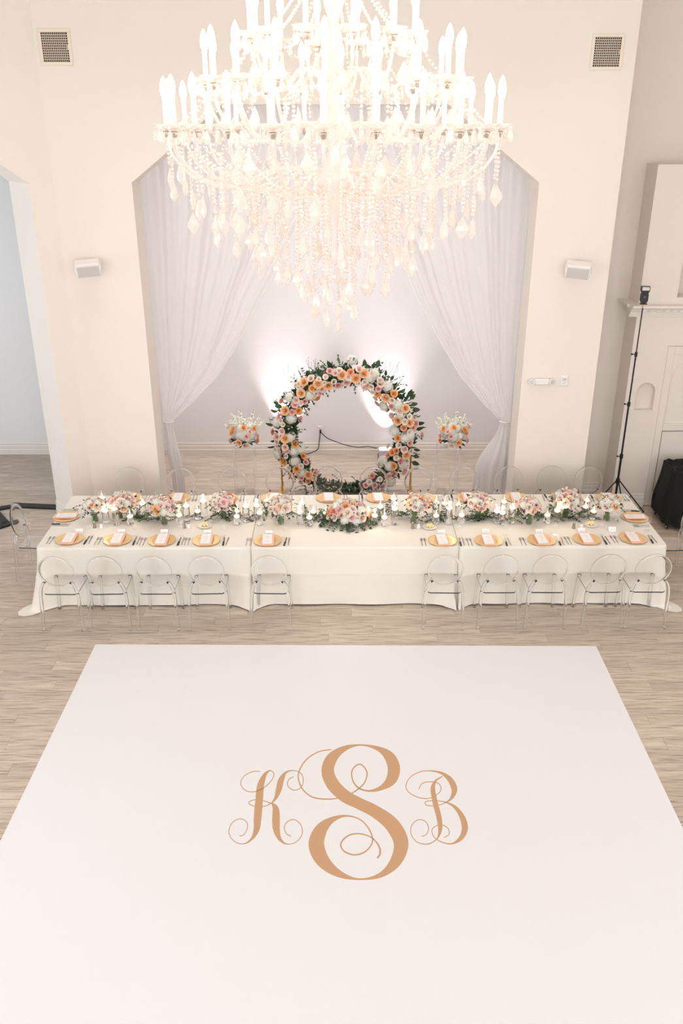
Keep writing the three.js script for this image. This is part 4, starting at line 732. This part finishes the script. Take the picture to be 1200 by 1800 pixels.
// salt and pepper, butter dishes
const shakerGeo = lathe([[0.0005, 0], [0.02, 0], [0.0215, 0.004], [0.0165, 0.05], [0.0135, 0.062], [0.0005, 0.062]], 12), capGeo = lathe([[0.0005, 0.09], [0.006, 0.089], [0.0125, 0.08], [0.0145, 0.062], [0.0005, 0.0615]].reverse(), 16);
const saltMat = mat('#f8f6f2', 0.5), pepperMat = mat('#9b8f80', 0.6);
[[166.5, 927.5, 178.5, 928, 'left end of the table'], [324, 928, 332, 928.5, 'third near-side plate from the left'], [725, 928.5, 735, 928.5, 'butter dish right of the centre'], [1007.6, 928.5, 1021, 928, 'butter dish near the right end']].forEach(([a, b, c, d, w]) => {
  for (const [x, y, k, m] of [[a, b, 'pepper', pepperMat], [c, d, 'salt', saltMat]]) { const s = thing(k + '_shaker', `small glass ${k} shaker with metal cap by the ${w}`, 'shaker', onTable(x, y), 0, 'salt and pepper pairs'); part('body', shakerGeo, m, s); part('cap', capGeo, M.steel, s); }
});
const dishGeo = lathe([[0.0005, 0], [0.045, 0], [0.05, 0.004], [0.086, 0.013], [0.088, 0.015], [0.084, 0.0165], [0.05, 0.009], [0.0005, 0.008]], 36), butterMat = mat('#f9e6a8', 0.55), chinaMat = mat('#f7f4ef', 0.2);
[[360, 925.5, 'near the fourth plate from the left'], [755, 927.5, 'right of the table centre by the shakers'], [1038, 923.5, 'near the right end of the table'], [853, 903.5, 'behind the fourth bouquet from the right']].forEach(([x, y, w]) => {
  const d = thing('butter_dish', `small white china dish of butter balls ${w}`, 'dish', onTable(x, y), 0, 'butter dishes'); part('dish', dishGeo, chinaMat, d);
  for (const [bx3, bz3, by3] of [[-0.03, 0.0, 0], [0.0, 0.018, 0], [0.03, 0.002, 0], [-0.004, -0.024, 0], [0.014, -0.004, 0.018], [-0.018, 0.006, 0.018]]) part('butter_ball', new THREE.IcosahedronGeometry(0.0175, 1), butterMat, d, bx3, 0.0255 + by3, bz3);
});
// ---------- on the walls ----------
function vent(px, py, w, h, label) {
  const p = atD(px, py, WD), g = thing('air_vent', label, 'vent', V(p.x, p.y, -WD), 0, 'wall vents'), cream = mat('#efe3d2', 0.5), f = 0.035;
  part('frame', [rbox(w, f, 0.014, 0.004, 0, h / 2 - f / 2, 0.007), rbox(w, f, 0.014, 0.004, 0, -h / 2 + f / 2, 0.007), rbox(f, h - 2 * f, 0.014, 0.004, -w / 2 + f / 2, 0, 0.007), rbox(f, h - 2 * f, 0.014, 0.004, w / 2 - f / 2, 0, 0.007)], cream, g);
  part('duct', box(w - 2 * f, h - 2 * f, 0.002, 0, 0, 0.0012), mat('#3a332b', 0.9), g);
  const bars = []; for (let i = 1; i < 14; i++) bars.push(box(0.006, h - 2 * f, 0.006, -w / 2 + f + (w - 2 * f) * i / 14, 0, 0.011)); for (let i = 1; i < 12; i++) bars.push(box(w - 2 * f, 0.008, 0.005, 0, -h / 2 + f + (h - 2 * f) * i / 12, 0.006));
  part('grille', bars, mat('#d9cdb9', 0.5), g); part('lever', rbox(0.01, 0.05, 0.016, 0.003, w / 2 - f - 0.004, 0, 0.012), cream, g);
}
vent(97.5, 83, 0.37, 0.37, 'square white air vent high on the wall, left of the chandelier');
vent(1066.5, 91.5, 0.37, 0.37, 'square white air vent high on the wall, right of the chandelier');
function speaker(px, py, s, label) {
  const p = atD(px, py, WD), g = thing('wall_speaker', label, 'speaker', V(p.x, p.y, -WD), 0, 'wall speakers');
  part('bracket', [rbox(0.07, 0.1, 0.03, 0.006, -s * 0.09, 0.0, 0.015), rbox(0.035, 0.035, 0.09, 0.006, -s * 0.09, 0, 0.055), new THREE.CylinderGeometry(0.022, 0.022, 0.11, 16).translate(-s * 0.09, 0, 0.10)], M.whitePlastic, g);
  const body = extrude([[-0.13, -0.075], [0.13, -0.075], [0.15, 0.03], [0.135, 0.085], [-0.135, 0.085], [-0.15, 0.03]], 0.13, 0.012).translate(0, 0, 0.10);
  const b = part('cabinet', body, M.whitePlastic, g); b.rotation.set(0.32, s * -0.22, 0);
  const gr = part('grille', rbox(0.265, 0.135, 0.012, 0.005, 0, -0.002, 0.245), M.greyGrille, g); gr.rotation.set(0.32, s * -0.22, 0);
}
speaker(155, 462, -1, 'small white wall speaker on the left pier of the arch');
speaker(1015.5, 465, 1, 'small white wall speaker on the right pier of the arch');
{
  const p = atD(950.5, 670, WD), g = thing('emergency_light', 'white twin-head emergency light on the right pier', 'emergency light', V(p.x, p.y, -WD));
  part('housing', rbox(0.20, 0.085, 0.055, 0.02, 0, 0, 0.028), M.whitePlastic, g);
  for (const s of [-1, 1]) { const h = part('lamp_head', lathe([[0.0005, 0], [0.03, 0], [0.043, 0.03], [0.044, 0.055], [0.040, 0.058], [0.0005, 0.055]], 24).rotateX(Math.PI / 2), M.whitePlastic, g, s * 0.118, 0.002, 0.012); h.rotation.y = s * 0.35; part('lens', lathe([[0.0005, 0.059], [0.032, 0.058], [0.034, 0.0565], [0.0005, 0.0565]].reverse(), 20).rotateX(Math.PI / 2), mat('#d4d2cf', 0.15), h); }
  const q = atD(990.5, 669, WD), t = thing('thermostat', 'white wall thermostat with small display on the right pier', 'thermostat', V(q.x, q.y, -WD));
  part('plate', rbox(0.115, 0.16, 0.012, 0.004, 0, 0, 0.006), M.whitePlastic, t); part('body', rbox(0.085, 0.12, 0.022, 0.006, 0, 0.002, 0.02), M.white, t); part('display', rbox(0.055, 0.035, 0.003, 0.001, 0, 0.022, 0.032), mat('#c9cbc4', 0.25), t); part('button', rbox(0.05, 0.016, 0.004, 0.0015, 0, -0.025, 0.0325), mat('#dcd7d1', 0.4), t);
}
// ---------- uplights, outlet and cord in the alcove ----------
const upMat = new THREE.MeshStandardMaterial({ color: '#ffffff', emissive: new THREE.Color(1.0, 0.90, 1.0), emissiveIntensity: 5 });
for (const [px, label] of [[677, 'white box uplight on the alcove floor, glowing at the wall right of the hoop centre'], [506, 'white box uplight on the alcove floor, hidden behind the left of the hoop']]) {
  const b = atD(px, 800, 13.76), g = thing('uplight', label, 'uplight', V(b.x, 0, -13.76), 0, 'alcove uplights');
  part('housing', [rbox(0.23, 0.13, 0.16, 0.01, 0, 0.115, 0)], mat('#c9c9d0', 0.4), g); part('base', [rbox(0.25, 0.02, 0.2, 0.006, 0, 0.012, 0), rbox(0.012, 0.09, 0.03, 0.003, -0.122, 0.06, 0), rbox(0.012, 0.09, 0.03, 0.003, 0.122, 0.06, 0)], mat('#4a4a50', 0.5), g);
  part('lens', rbox(0.2, 0.008, 0.13, 0.003, 0, 0.186, 0), upMat, g);
  const s = new THREE.SpotLight(new THREE.Color(1.0, 0.88, 0.98), UPLIGHT_POWER, 0, 0.55, 1.0, 2); s.name = 'uplight_beam'; s.position.set(0, 0.2, 0); s.target.position.set(0, 1.9, -0.30); s.shadow.radius = 3; g.add(s, s.target);
}
{
  const o = atD(563, 755, BACK), g = thing('wall_outlet', 'white electrical outlet on the alcove wall inside the hoop', 'outlet', V(o.x, o.y, -BACK)); part('plate', rbox(0.08, 0.12, 0.008, 0.003, 0, 0, 0.004), M.whitePlastic, g); part('socket', [rbox(0.035, 0.03, 0.004, 0.002, 0, 0.024, 0.009), rbox(0.035, 0.03, 0.004, 0.002, 0, -0.024, 0.009)], M.white, g);
  const c = thing('power_cord', 'black power cord draped from the outlet to both uplights', 'cord', V(o.x, o.y, -BACK + 0.02));
  const R2 = (px, py, D) => atD(px, py, D).sub(c.position);
  const f0 = atY(535, 799, 0.006).sub(c.position), e1 = V(-0.52, 0.05 - o.y, 0.44);
  part('plug', [rbox(0.03, 0.06, 0.04, 0.008, 0, -0.02, 0.018)], M.blackPlastic, c);
  part('cable', tube([V(0.004, -0.03, 0.03), R2(575, 770, 13.93), R2(592, 777, 13.9), R2(610, 783, 13.85), R2(628, 786, 13.8), R2(648, 785, 13.72), R2(662, 788, 13.62)], 0.007, 60), M.black, c);
  part('cable', tube([V(-0.004, -0.04, 0.03), R2(561, 775, 13.97), R2(558, 790, 13.95), f0.clone().add(V(0.12, 0.03, -0.02)), f0, f0.clone().add(V(-0.25, 0, 0.08))], 0.007, 50), M.black, c);
}
// ---------- light stand with flash ----------
{
  const D = 11.42, base = atY(1079, 905, 0), x = atD(1083, 862, D).x, topY = atD(1130, 541, D).y, p = V(x, 0, -D), g = thing('light_stand', 'tall black light stand beside the fireplace wall', 'light stand', p);
  const cuts = [0.42, 1.28, 2.08, topY]; let y0 = 0.1;
  [0.016, 0.013, 0.0105, 0.008].forEach((r, i) => { const y1 = [0.95, 1.72, 2.42, topY][i]; part('pole', new THREE.CylinderGeometry(r, r, y1 - y0, 14).translate(0, (y0 + y1) / 2, 0), M.black, g); if (i < 3) { const c = part('collar', [new THREE.CylinderGeometry(r + 0.009, r + 0.009, 0.06, 16).translate(0, y1 - 0.02, 0), rod(V(0, y1 - 0.02, 0), V(-0.055, y1 - 0.015, 0.01), 0.006)], M.blackPlastic, g); part('knob', [new THREE.CylinderGeometry(0.013, 0.013, 0.018, 10).rotateZ(Math.PI / 2).translate(-0.06, y1 - 0.015, 0.011)], M.blackPlastic, c); } y0 = y1 - 0.02; });
  part('hub', [new THREE.CylinderGeometry(0.03, 0.03, 0.07, 16).translate(0, 0.55, 0), new THREE.CylinderGeometry(0.024, 0.024, 0.04, 16).translate(0, 0.2, 0)], M.blackPlastic, g);
  for (const a of [-0.25, 2.9, 1.45]) { const d = V(Math.cos(a), 0, Math.sin(a)), e = d.clone().multiplyScalar(0.5).setY(0.012); const l = part('leg', [rod(V(d.x * 0.03, 0.55, d.z * 0.03), e, 0.009)], M.black, g); part('brace', [rod(V(d.x * 0.024, 0.2, d.z * 0.024), V(d.x * 0.27, 0.285, d.z * 0.27), 0.006)], M.black, l); part('rubber_foot', new THREE.SphereGeometry(0.014, 10, 8).translate(e.x, 0.013, e.z), M.blackPlastic, l); }
  const f = thing('camera_flash', 'black camera flash on top of the light stand', 'flash', V(x, topY, -D), -0.12);
  part('stud', [new THREE.CylinderGeometry(0.009, 0.009, 0.045, 12).translate(0, 0.022, 0)], mat('#cfa76a', 0.3, { metalness: 0.9 }), f); part('shoe', [rbox(0.095, 0.012, 0.05, 0.004, 0, 0.05, 0), rbox(0.05, 0.016, 0.05, 0.004, 0, 0.062, 0)], M.blackPlastic, f);
  part('body', [extrude([[-0.034, 0.07], [0.034, 0.07], [0.045, 0.10], [0.045, 0.175], [0.036, 0.185], [-0.036, 0.185], [-0.045, 0.175], [-0.045, 0.10]], 0.055, 0.004).translate(0, 0, -0.03)], M.blackPlastic, f);
  part('head', [extrude([[-0.036, 0.188], [0.036, 0.188], [0.052, 0.225], [0.052, 0.275], [-0.052, 0.275], [-0.052, 0.225]], 0.065, 0.004).translate(0, 0, -0.035)], M.blackPlastic, f); part('flash_lens', [rbox(0.092, 0.045, 0.008, 0.003, 0, 0.252, 0.038)], mat('#d9d6cf', 0.2), f);
  part('mark', [rbox(0.028, 0.009, 0.002, 0.0008, 0, 0.145, 0.0301)], mat('#8d8d8d', 0.5), f);
}
// ---------- cart under a black cloth ----------
{
  const a = atY(1150, 893, 0), D = 11.1, p = V(4.78 + 0.14, 0, -11.22), hgt = 0.84, g = thing('covered_cart', 'wheeled cart under a draped black cloth in the right corner', 'cart', p);
  part('cloth', gridGeo(120, 40, (u, v) => {
    const a2 = u * 2 * Math.PI, sq = (c) => Math.sign(c) * Math.pow(Math.abs(c), 0.35), cx = sq(Math.cos(a2)), cz = sq(Math.sin(a2));
    if (v < 0.35) { const k = v / 0.35; return V(cx * 0.34 * k, hgt + 0.035 * n2(cx * k * 2 + 4, cz * k * 2) + 0.03 * Math.pow(Math.abs(k), 6) * Math.abs(Math.cos(a2 * 2)), cz * 0.27 * k); }
    const t = (v - 0.35) / 0.65, fl = 0.05 * t + 0.022 * t * Math.sin(a2 * 9) + 0.03 * t * n2(a2 * 1.3, t);
    const y0 = hgt + 0.035 * n2(cx * 2 + 4, cz * 2) + 0.03 * Math.abs(Math.cos(a2 * 2)), y1 = 0.10 + 0.03 * Math.sin(a2 * 2 + 1) + 0.02 * n2(a2 * 2, 8);
    return V(cx * (0.34 + fl), y0 + (y1 - y0) * t, cz * (0.27 + fl));
  }), mat('#0d0e0d', 0.9, { side: THREE.DoubleSide, sheen: 0.1 }), g);
  part('shelf', [rbox(0.6, 0.03, 0.46, 0.01, 0, 0.13, 0)], M.black, g);
  for (const sx of [-1, 1]) for (const sz of [-1, 1]) { const c = part('caster', [new THREE.TorusGeometry(0.026, 0.014, 8, 20).rotateY(Math.PI / 2), rbox(0.012, 0.05, 0.03, 0.004, 0.02, 0.035, 0), rbox(0.012, 0.05, 0.03, 0.004, -0.02, 0.035, 0), rbox(0.055, 0.012, 0.055, 0.004, 0, 0.062, 0)], M.blackPlastic, g, sx * 0.31, 0.042, sz * 0.25); part('hub', new THREE.CylinderGeometry(0.016, 0.016, 0.034, 12).rotateZ(Math.PI / 2), mat('#d8d5cf', 0.35), c); }
}
// ---------- black flat floor frame at the far left ----------
{
  const T2 = 0.025, bar = (pts, name, g, o) => { const w = pts.map(([x, y]) => atY(x, y, T2).sub(o)); const s = new THREE.Shape(w.map((q) => new THREE.Vector2(q.x, -q.z))); part(name, new THREE.ExtrudeGeometry(s, { depth: T2 - 0.002, bevelEnabled: true, bevelThickness: 0.002, bevelSize: 0.002, bevelSegments: 1 }).rotateX(-Math.PI / 2).translate(0, 0.002, 0), M.black, g); };
  const o = atY(30, 900, 0), g = thing('floor_frame', 'black flat metal frame lying on the floor beyond the left chair', 'floor frame', o);
  bar([[20, 888.5], [25, 883.5], [103, 887], [102, 893.5], [33, 890.5]], 'bar', g, o);
  bar([[-14, 892.5], [18, 887], [19.5, 891.5], [-14, 897.5]], 'bar', g, o);
  bar([[-14, 892], [0, 899.5], [16, 917], [6, 920], [-14, 926]], 'plate', g, o);
  bar([[6, 918], [31, 912.5], [31, 917.5], [0, 927.5], [-14, 931]], 'bar', g, o);
}

// recessed lamps in the alcove's own ceiling, above the head of the arch
struct('ceiling_alcove', span(cornerL + 0.3, cornerR - 0.3, 6.9, 7.05, -BACK, -WD - WT - 0.01), ceilMat);
const cans = [[-1.7, 'left of three over the alcove'], [-0.05, 'middle of three over the alcove'], [1.6, 'right of three over the alcove']].map(([x, w]) => [x, 6.9, -13.2, w, ALCOVE_POWER, 0.86, [1.0, 0.965, 0.98]]);
[[-2.9, 'leftmost'], [-0.95, 'second from the left'], [1.05, 'second from the right'], [3.0, 'rightmost']].forEach(([x, w]) => cans.push([x, CEIL, -9.4, w + ' of four over the long table', HALL_POWER, 0.8, [1.0, 0.93, 0.84]]));
for (const [x, y, z, w, power, cone, tint] of cans) {
  const g = thing('recessed_light', `round recessed ceiling lamp, ${w}`, 'ceiling light', V(x, y, z), 0, 'recessed ceiling lamps');
  part('trim_ring', new THREE.TorusGeometry(0.085, 0.012, 8, 28).rotateX(Math.PI / 2).translate(0, -0.006, 0), M.white, g);
  part('lens', new THREE.CylinderGeometry(0.078, 0.078, 0.008, 24).translate(0, -0.006, 0), new THREE.MeshStandardMaterial({ color: '#ffffff', emissive: new THREE.Color(1, 0.95, 0.97), emissiveIntensity: 4 }), g);
  const l = new THREE.SpotLight(new THREE.Color(...tint), power, 0, cone, 0.6, 2); l.name = 'recessed_lamp'; l.position.set(0, -0.03, 0); l.target.position.set(0, -3, 0); l.shadow.radius = 4; g.add(l, l.target);
}
// ---------- crystal chandelier ----------
{
  const CX = -0.042, CD = 5.3, c = thing('chandelier', 'huge tiered crystal chandelier with lit candle bulbs and hanging bead strings', 'chandelier', V(CX, 0, -CD));
  const bulbMat = new THREE.MeshStandardMaterial({ color: '#fff4e4', emissive: new THREE.Color(1.0, 0.92, 0.84), emissiveIntensity: 5, roughness: 0.4 });
  const sleeveMat = mat('#f8f1e6', 0.45), glassArm = new THREE.MeshPhysicalMaterial({ color: '#fffaf7', roughness: 0.05, transmission: 0.72, thickness: 0, ior: 1.5 }), cupMat = mat('#cfc7bb', 0.3, { metalness: 0.8 });
  const flat = (g) => { const q = g.index ? g.toNonIndexed() : g; q.deleteAttribute('normal'); q.computeVertexNormals(); return q; };
  const beadGeo = flat(new THREE.IcosahedronGeometry(0.0105, 0));
  const dropGeo = flat(lathe([[0.0005, 0], [0.015, -0.028], [0.026, -0.066], [0.021, -0.09], [0.0005, -0.112]].reverse(), 7).scale(1, 1, 0.6));
  const kite = flat(lathe([[0.0005, 0], [0.036, -0.055], [0.040, -0.075], [0.0005, -0.125]].reverse(), 6).scale(1, 1, 0.45));
  const sleeveGeo = lathe([[0.0005, 0], [0.022, 0], [0.023, 0.012], [0.014, 0.016], [0.0132, 0.14], [0.016, 0.143], [0.016, 0.15], [0.0005, 0.15]], 14);
  const bulbGeo = lathe([[0.0005, 0.15], [0.011, 0.151], [0.019, 0.17], [0.0215, 0.19], [0.0185, 0.218], [0.0095, 0.243], [0.0005, 0.256]], 14);
  const bobecheGeo = (() => { const g = lathe([[0.0005, -0.012], [0.022, -0.01], [0.05, 0.004], [0.068, 0.02], [0.066, 0.024], [0.045, 0.010], [0.02, -0.002], [0.0005, -0.004]], 20), p = g.attributes.position; for (let i = 0; i < p.count; i++) { const x = p.getX(i), z = p.getZ(i), r = Math.hypot(x, z), a = Math.atan2(z, x); if (r > 0.04) { const k = 1 + 0.07 * Math.cos(a * 10); p.setX(i, x * k); p.setZ(i, z * k); } } g.computeVertexNormals(); return g; })();
  const pend = join([beadGeo.clone().scale(0.8, 0.8, 0.8).translate(0, 0.004, 0), dropGeo.clone().scale(0.6, 0.6, 0.6).translate(0, -0.003, 0)]);
  // [bobeche height, ring radius, lamps, angle of the first, hub height, hub radius]
  const tiers = [[5.215, 0.93, 24, -0.085, 4.93, 0.13], [5.445, 0.70, 18, -0.12, 5.16, 0.11], [5.665, 0.455, 12, 0.04, 5.42, 0.09]];
  let lampNo = 0;
  tiers.forEach(([y, R, n, a0, hy, hr], ti) => {
    const arm = tube([V(hr, hy + 0.06, 0), V(hr + (R - hr) * 0.25, hy + 0.075 + ti * 0.01, 0), V(hr + (R - hr) * 0.55, hy - 0.01, 0), V(hr + (R - hr) * 0.82, hy + 0.03, 0), V(R - 0.02, y - 0.13, 0), V(R, y - 0.03, 0)], 0.0095, 26, 7);
    const cup2 = lathe([[0.0005, -0.045], [0.010, -0.042], [0.018, -0.02], [0.02, -0.012], [0.0005, -0.01]], 12);
    for (let i = 0; i < n; i++) {
      const a = Math.PI / 2 + a0 + (i + 0.5) / n * 2 * Math.PI, g = part('lamp_arm', arm, glassArm, c); g.rotation.y = -a;
      const put = (name, geo, m) => part(name, geo, m, g, R, y, 0);
      put('drip_pan', bobecheGeo, glassArm); put('socket_cup', cup2, cupMat); put('candle_sleeve', sleeveGeo, sleeveMat); put('bulb', bulbGeo, bulbMat); for (let k = 0; k < 5; k++) { const b = (k + 0.3) / 5 * 6.2832; part('pendant', pend, M.crystal, g, R + 0.064 * Math.cos(b), y, 0.064 * Math.sin(b)); }
      if (lampNo++ % 3 === 1) { const l = new THREE.PointLight(new THREE.Color(1.0, 0.92, 0.83), CHANDELIER_POWER, 0, 2); l.name = 'bulb_light'; l.position.set(R, y + 0.195, 0); l.shadow.radius = 1; g.add(l); }
    }
  });
  // stem of turned glass
  part('stem', lathe([[0.0005, 4.46], [0.015, 4.47], [0.03, 4.51], [0.02, 4.56], [0.014, 4.66], [0.03, 4.74], [0.06, 4.82], [0.085, 4.9], [0.13, 4.94], [0.12, 4.99], [0.05, 5.02], [0.03, 5.1], [0.06, 5.14], [0.11, 5.18], [0.10, 5.23], [0.04, 5.27], [0.03, 5.38], [0.05, 5.42], [0.09, 5.45], [0.08, 5.49], [0.035, 5.54], [0.03, 5.75], [0.06, 5.85], [0.12, 5.98], [0.08, 6.1], [0.03, 6.2], [0.04, 6.4], [0.0005, 6.42]], 28), glassArm, c);
  part('suspension_rod', new THREE.CylinderGeometry(0.012, 0.012, CEIL - 6.4, 10).translate(0, (CEIL + 6.4) / 2, 0), M.chrome, c);
  part('ceiling_rose', lathe([[0.0005, CEIL - 0.09], [0.05, CEIL - 0.08], [0.14, CEIL - 0.02], [0.15, CEIL], [0.0005, CEIL]], 28), M.chrome, c);
  // hanging bead strings; each keeps its own length and ends in a cut drop
  const strings = {};
  function stringGeo(nb) { if (strings[nb]) return strings[nb]; const l = []; for (let i = 0; i < nb; i++) { const k = i % 6 === 5 ? 1.25 : 1; l.push(beadGeo.clone().scale(k, k, k).rotateY(i * 0.7).translate(0, -0.012 - i * 0.0225, 0)); } return strings[nb] = join(l); }
  function hang(x, y, z, len, kind) {
    const nb = Math.max(2, Math.round((len - 0.11) / 0.0225)), s = part('bead_string', stringGeo(nb), M.crystal, c, x, y, z); s.rotation.y = rnd() * 6.28;
    part('crystal_drop', kind ? kite : dropGeo, M.crystal, s, 0, -0.012 - nb * 0.0225, 0).rotation.y = rnd() * 6.28;
  }
  // [ring radius, top, bottom, how many]
  for (const [R, y0, y1, n] of [[0.93, 5.17, 4.84, 24], [0.82, 5.10, 4.72, 24], [0.70, 5.02, 4.63, 24], [0.58, 4.98, 4.56, 22], [0.46, 4.95, 4.46, 20], [0.34, 4.93, 4.36, 16], [0.23, 4.90, 4.27, 12], [0.13, 4.84, 4.19, 8], [0.05, 4.36, 4.12, 3]]) {
    for (let i = 0; i < n; i++) { const a = (i + 0.5 * rnd()) / n * 6.283 + R * 7; hang(R * Math.cos(a), y0 + rr(-0.01, 0.02), R * Math.sin(a), y0 - y1 + rr(-0.11, 0.07), rnd() < 0.4); }
  }
  for (const [R, y0, n, len] of [[0.70, 5.40, 18, 0.17], [0.455, 5.62, 12, 0.17], [0.36, 5.38, 12, 0.22], [0.56, 5.19, 18, 0.19]]) for (let i = 0; i < n; i++) { const a = (i + 0.2) / n * 6.283; hang(R * Math.cos(a), y0, R * Math.sin(a), len + rr(-0.02, 0.05), i % 2); }
  // bead swags: between neighbouring pans, and the fans that run down to the stem
  function swag(a, b, sag, spacing = 0.023) { const n = Math.round((a.distanceTo(b) + sag * sag * 2) / spacing), l = []; for (let i = 0; i <= n; i++) { const t = i / n, q = a.clone().lerp(b, t); l.push(beadGeo.clone().scale(0.85, 0.85, 0.85).rotateY(i).translate(q.x, q.y - sag * 4 * t * (1 - t), q.z)); } return join(l); }
  const fan = (n, a, b, sag, off = 0) => { const g = swag(a, b, sag); for (let i = 0; i < n; i++) part('bead_swag', g, M.crystal, c).rotation.y = -(i + off) / n * 6.2832; };
  tiers.forEach(([y, R, n, a0, hy, hr], ti) => {
    const d = Math.PI / n; fan(n, V(R * Math.cos(d), y, R * Math.sin(d)), V(R * Math.cos(d), y, -R * Math.sin(d)), 0.07, (Math.PI / 2 + a0) / (2 * d) % 1);
    if (ti < 2) { const u = tiers[ti + 1]; fan(u[2], V(u[1], u[0] - 0.01, 0), V(R - 0.02, y + 0.01, 0), 0.05, 0.3); }
  });
  fan(24, V(0.9, 5.19, 0), V(0.17, 4.86, 0), 0.10, 0.2);
  fan(14, V(0.43, 5.66, 0), V(0.09, 6.06, 0), 0.06, 0.2); fan(12, V(0.11, 6.06, 0), V(0.05, 6.36, 0), -0.02);
}
scene.traverse((o) => { if (o.isMesh) { o.castShadow = true; o.receiveShadow = true; } if (o.isPointLight || o.isSpotLight) o.castShadow = true; });
renderer.render(scene, camera);
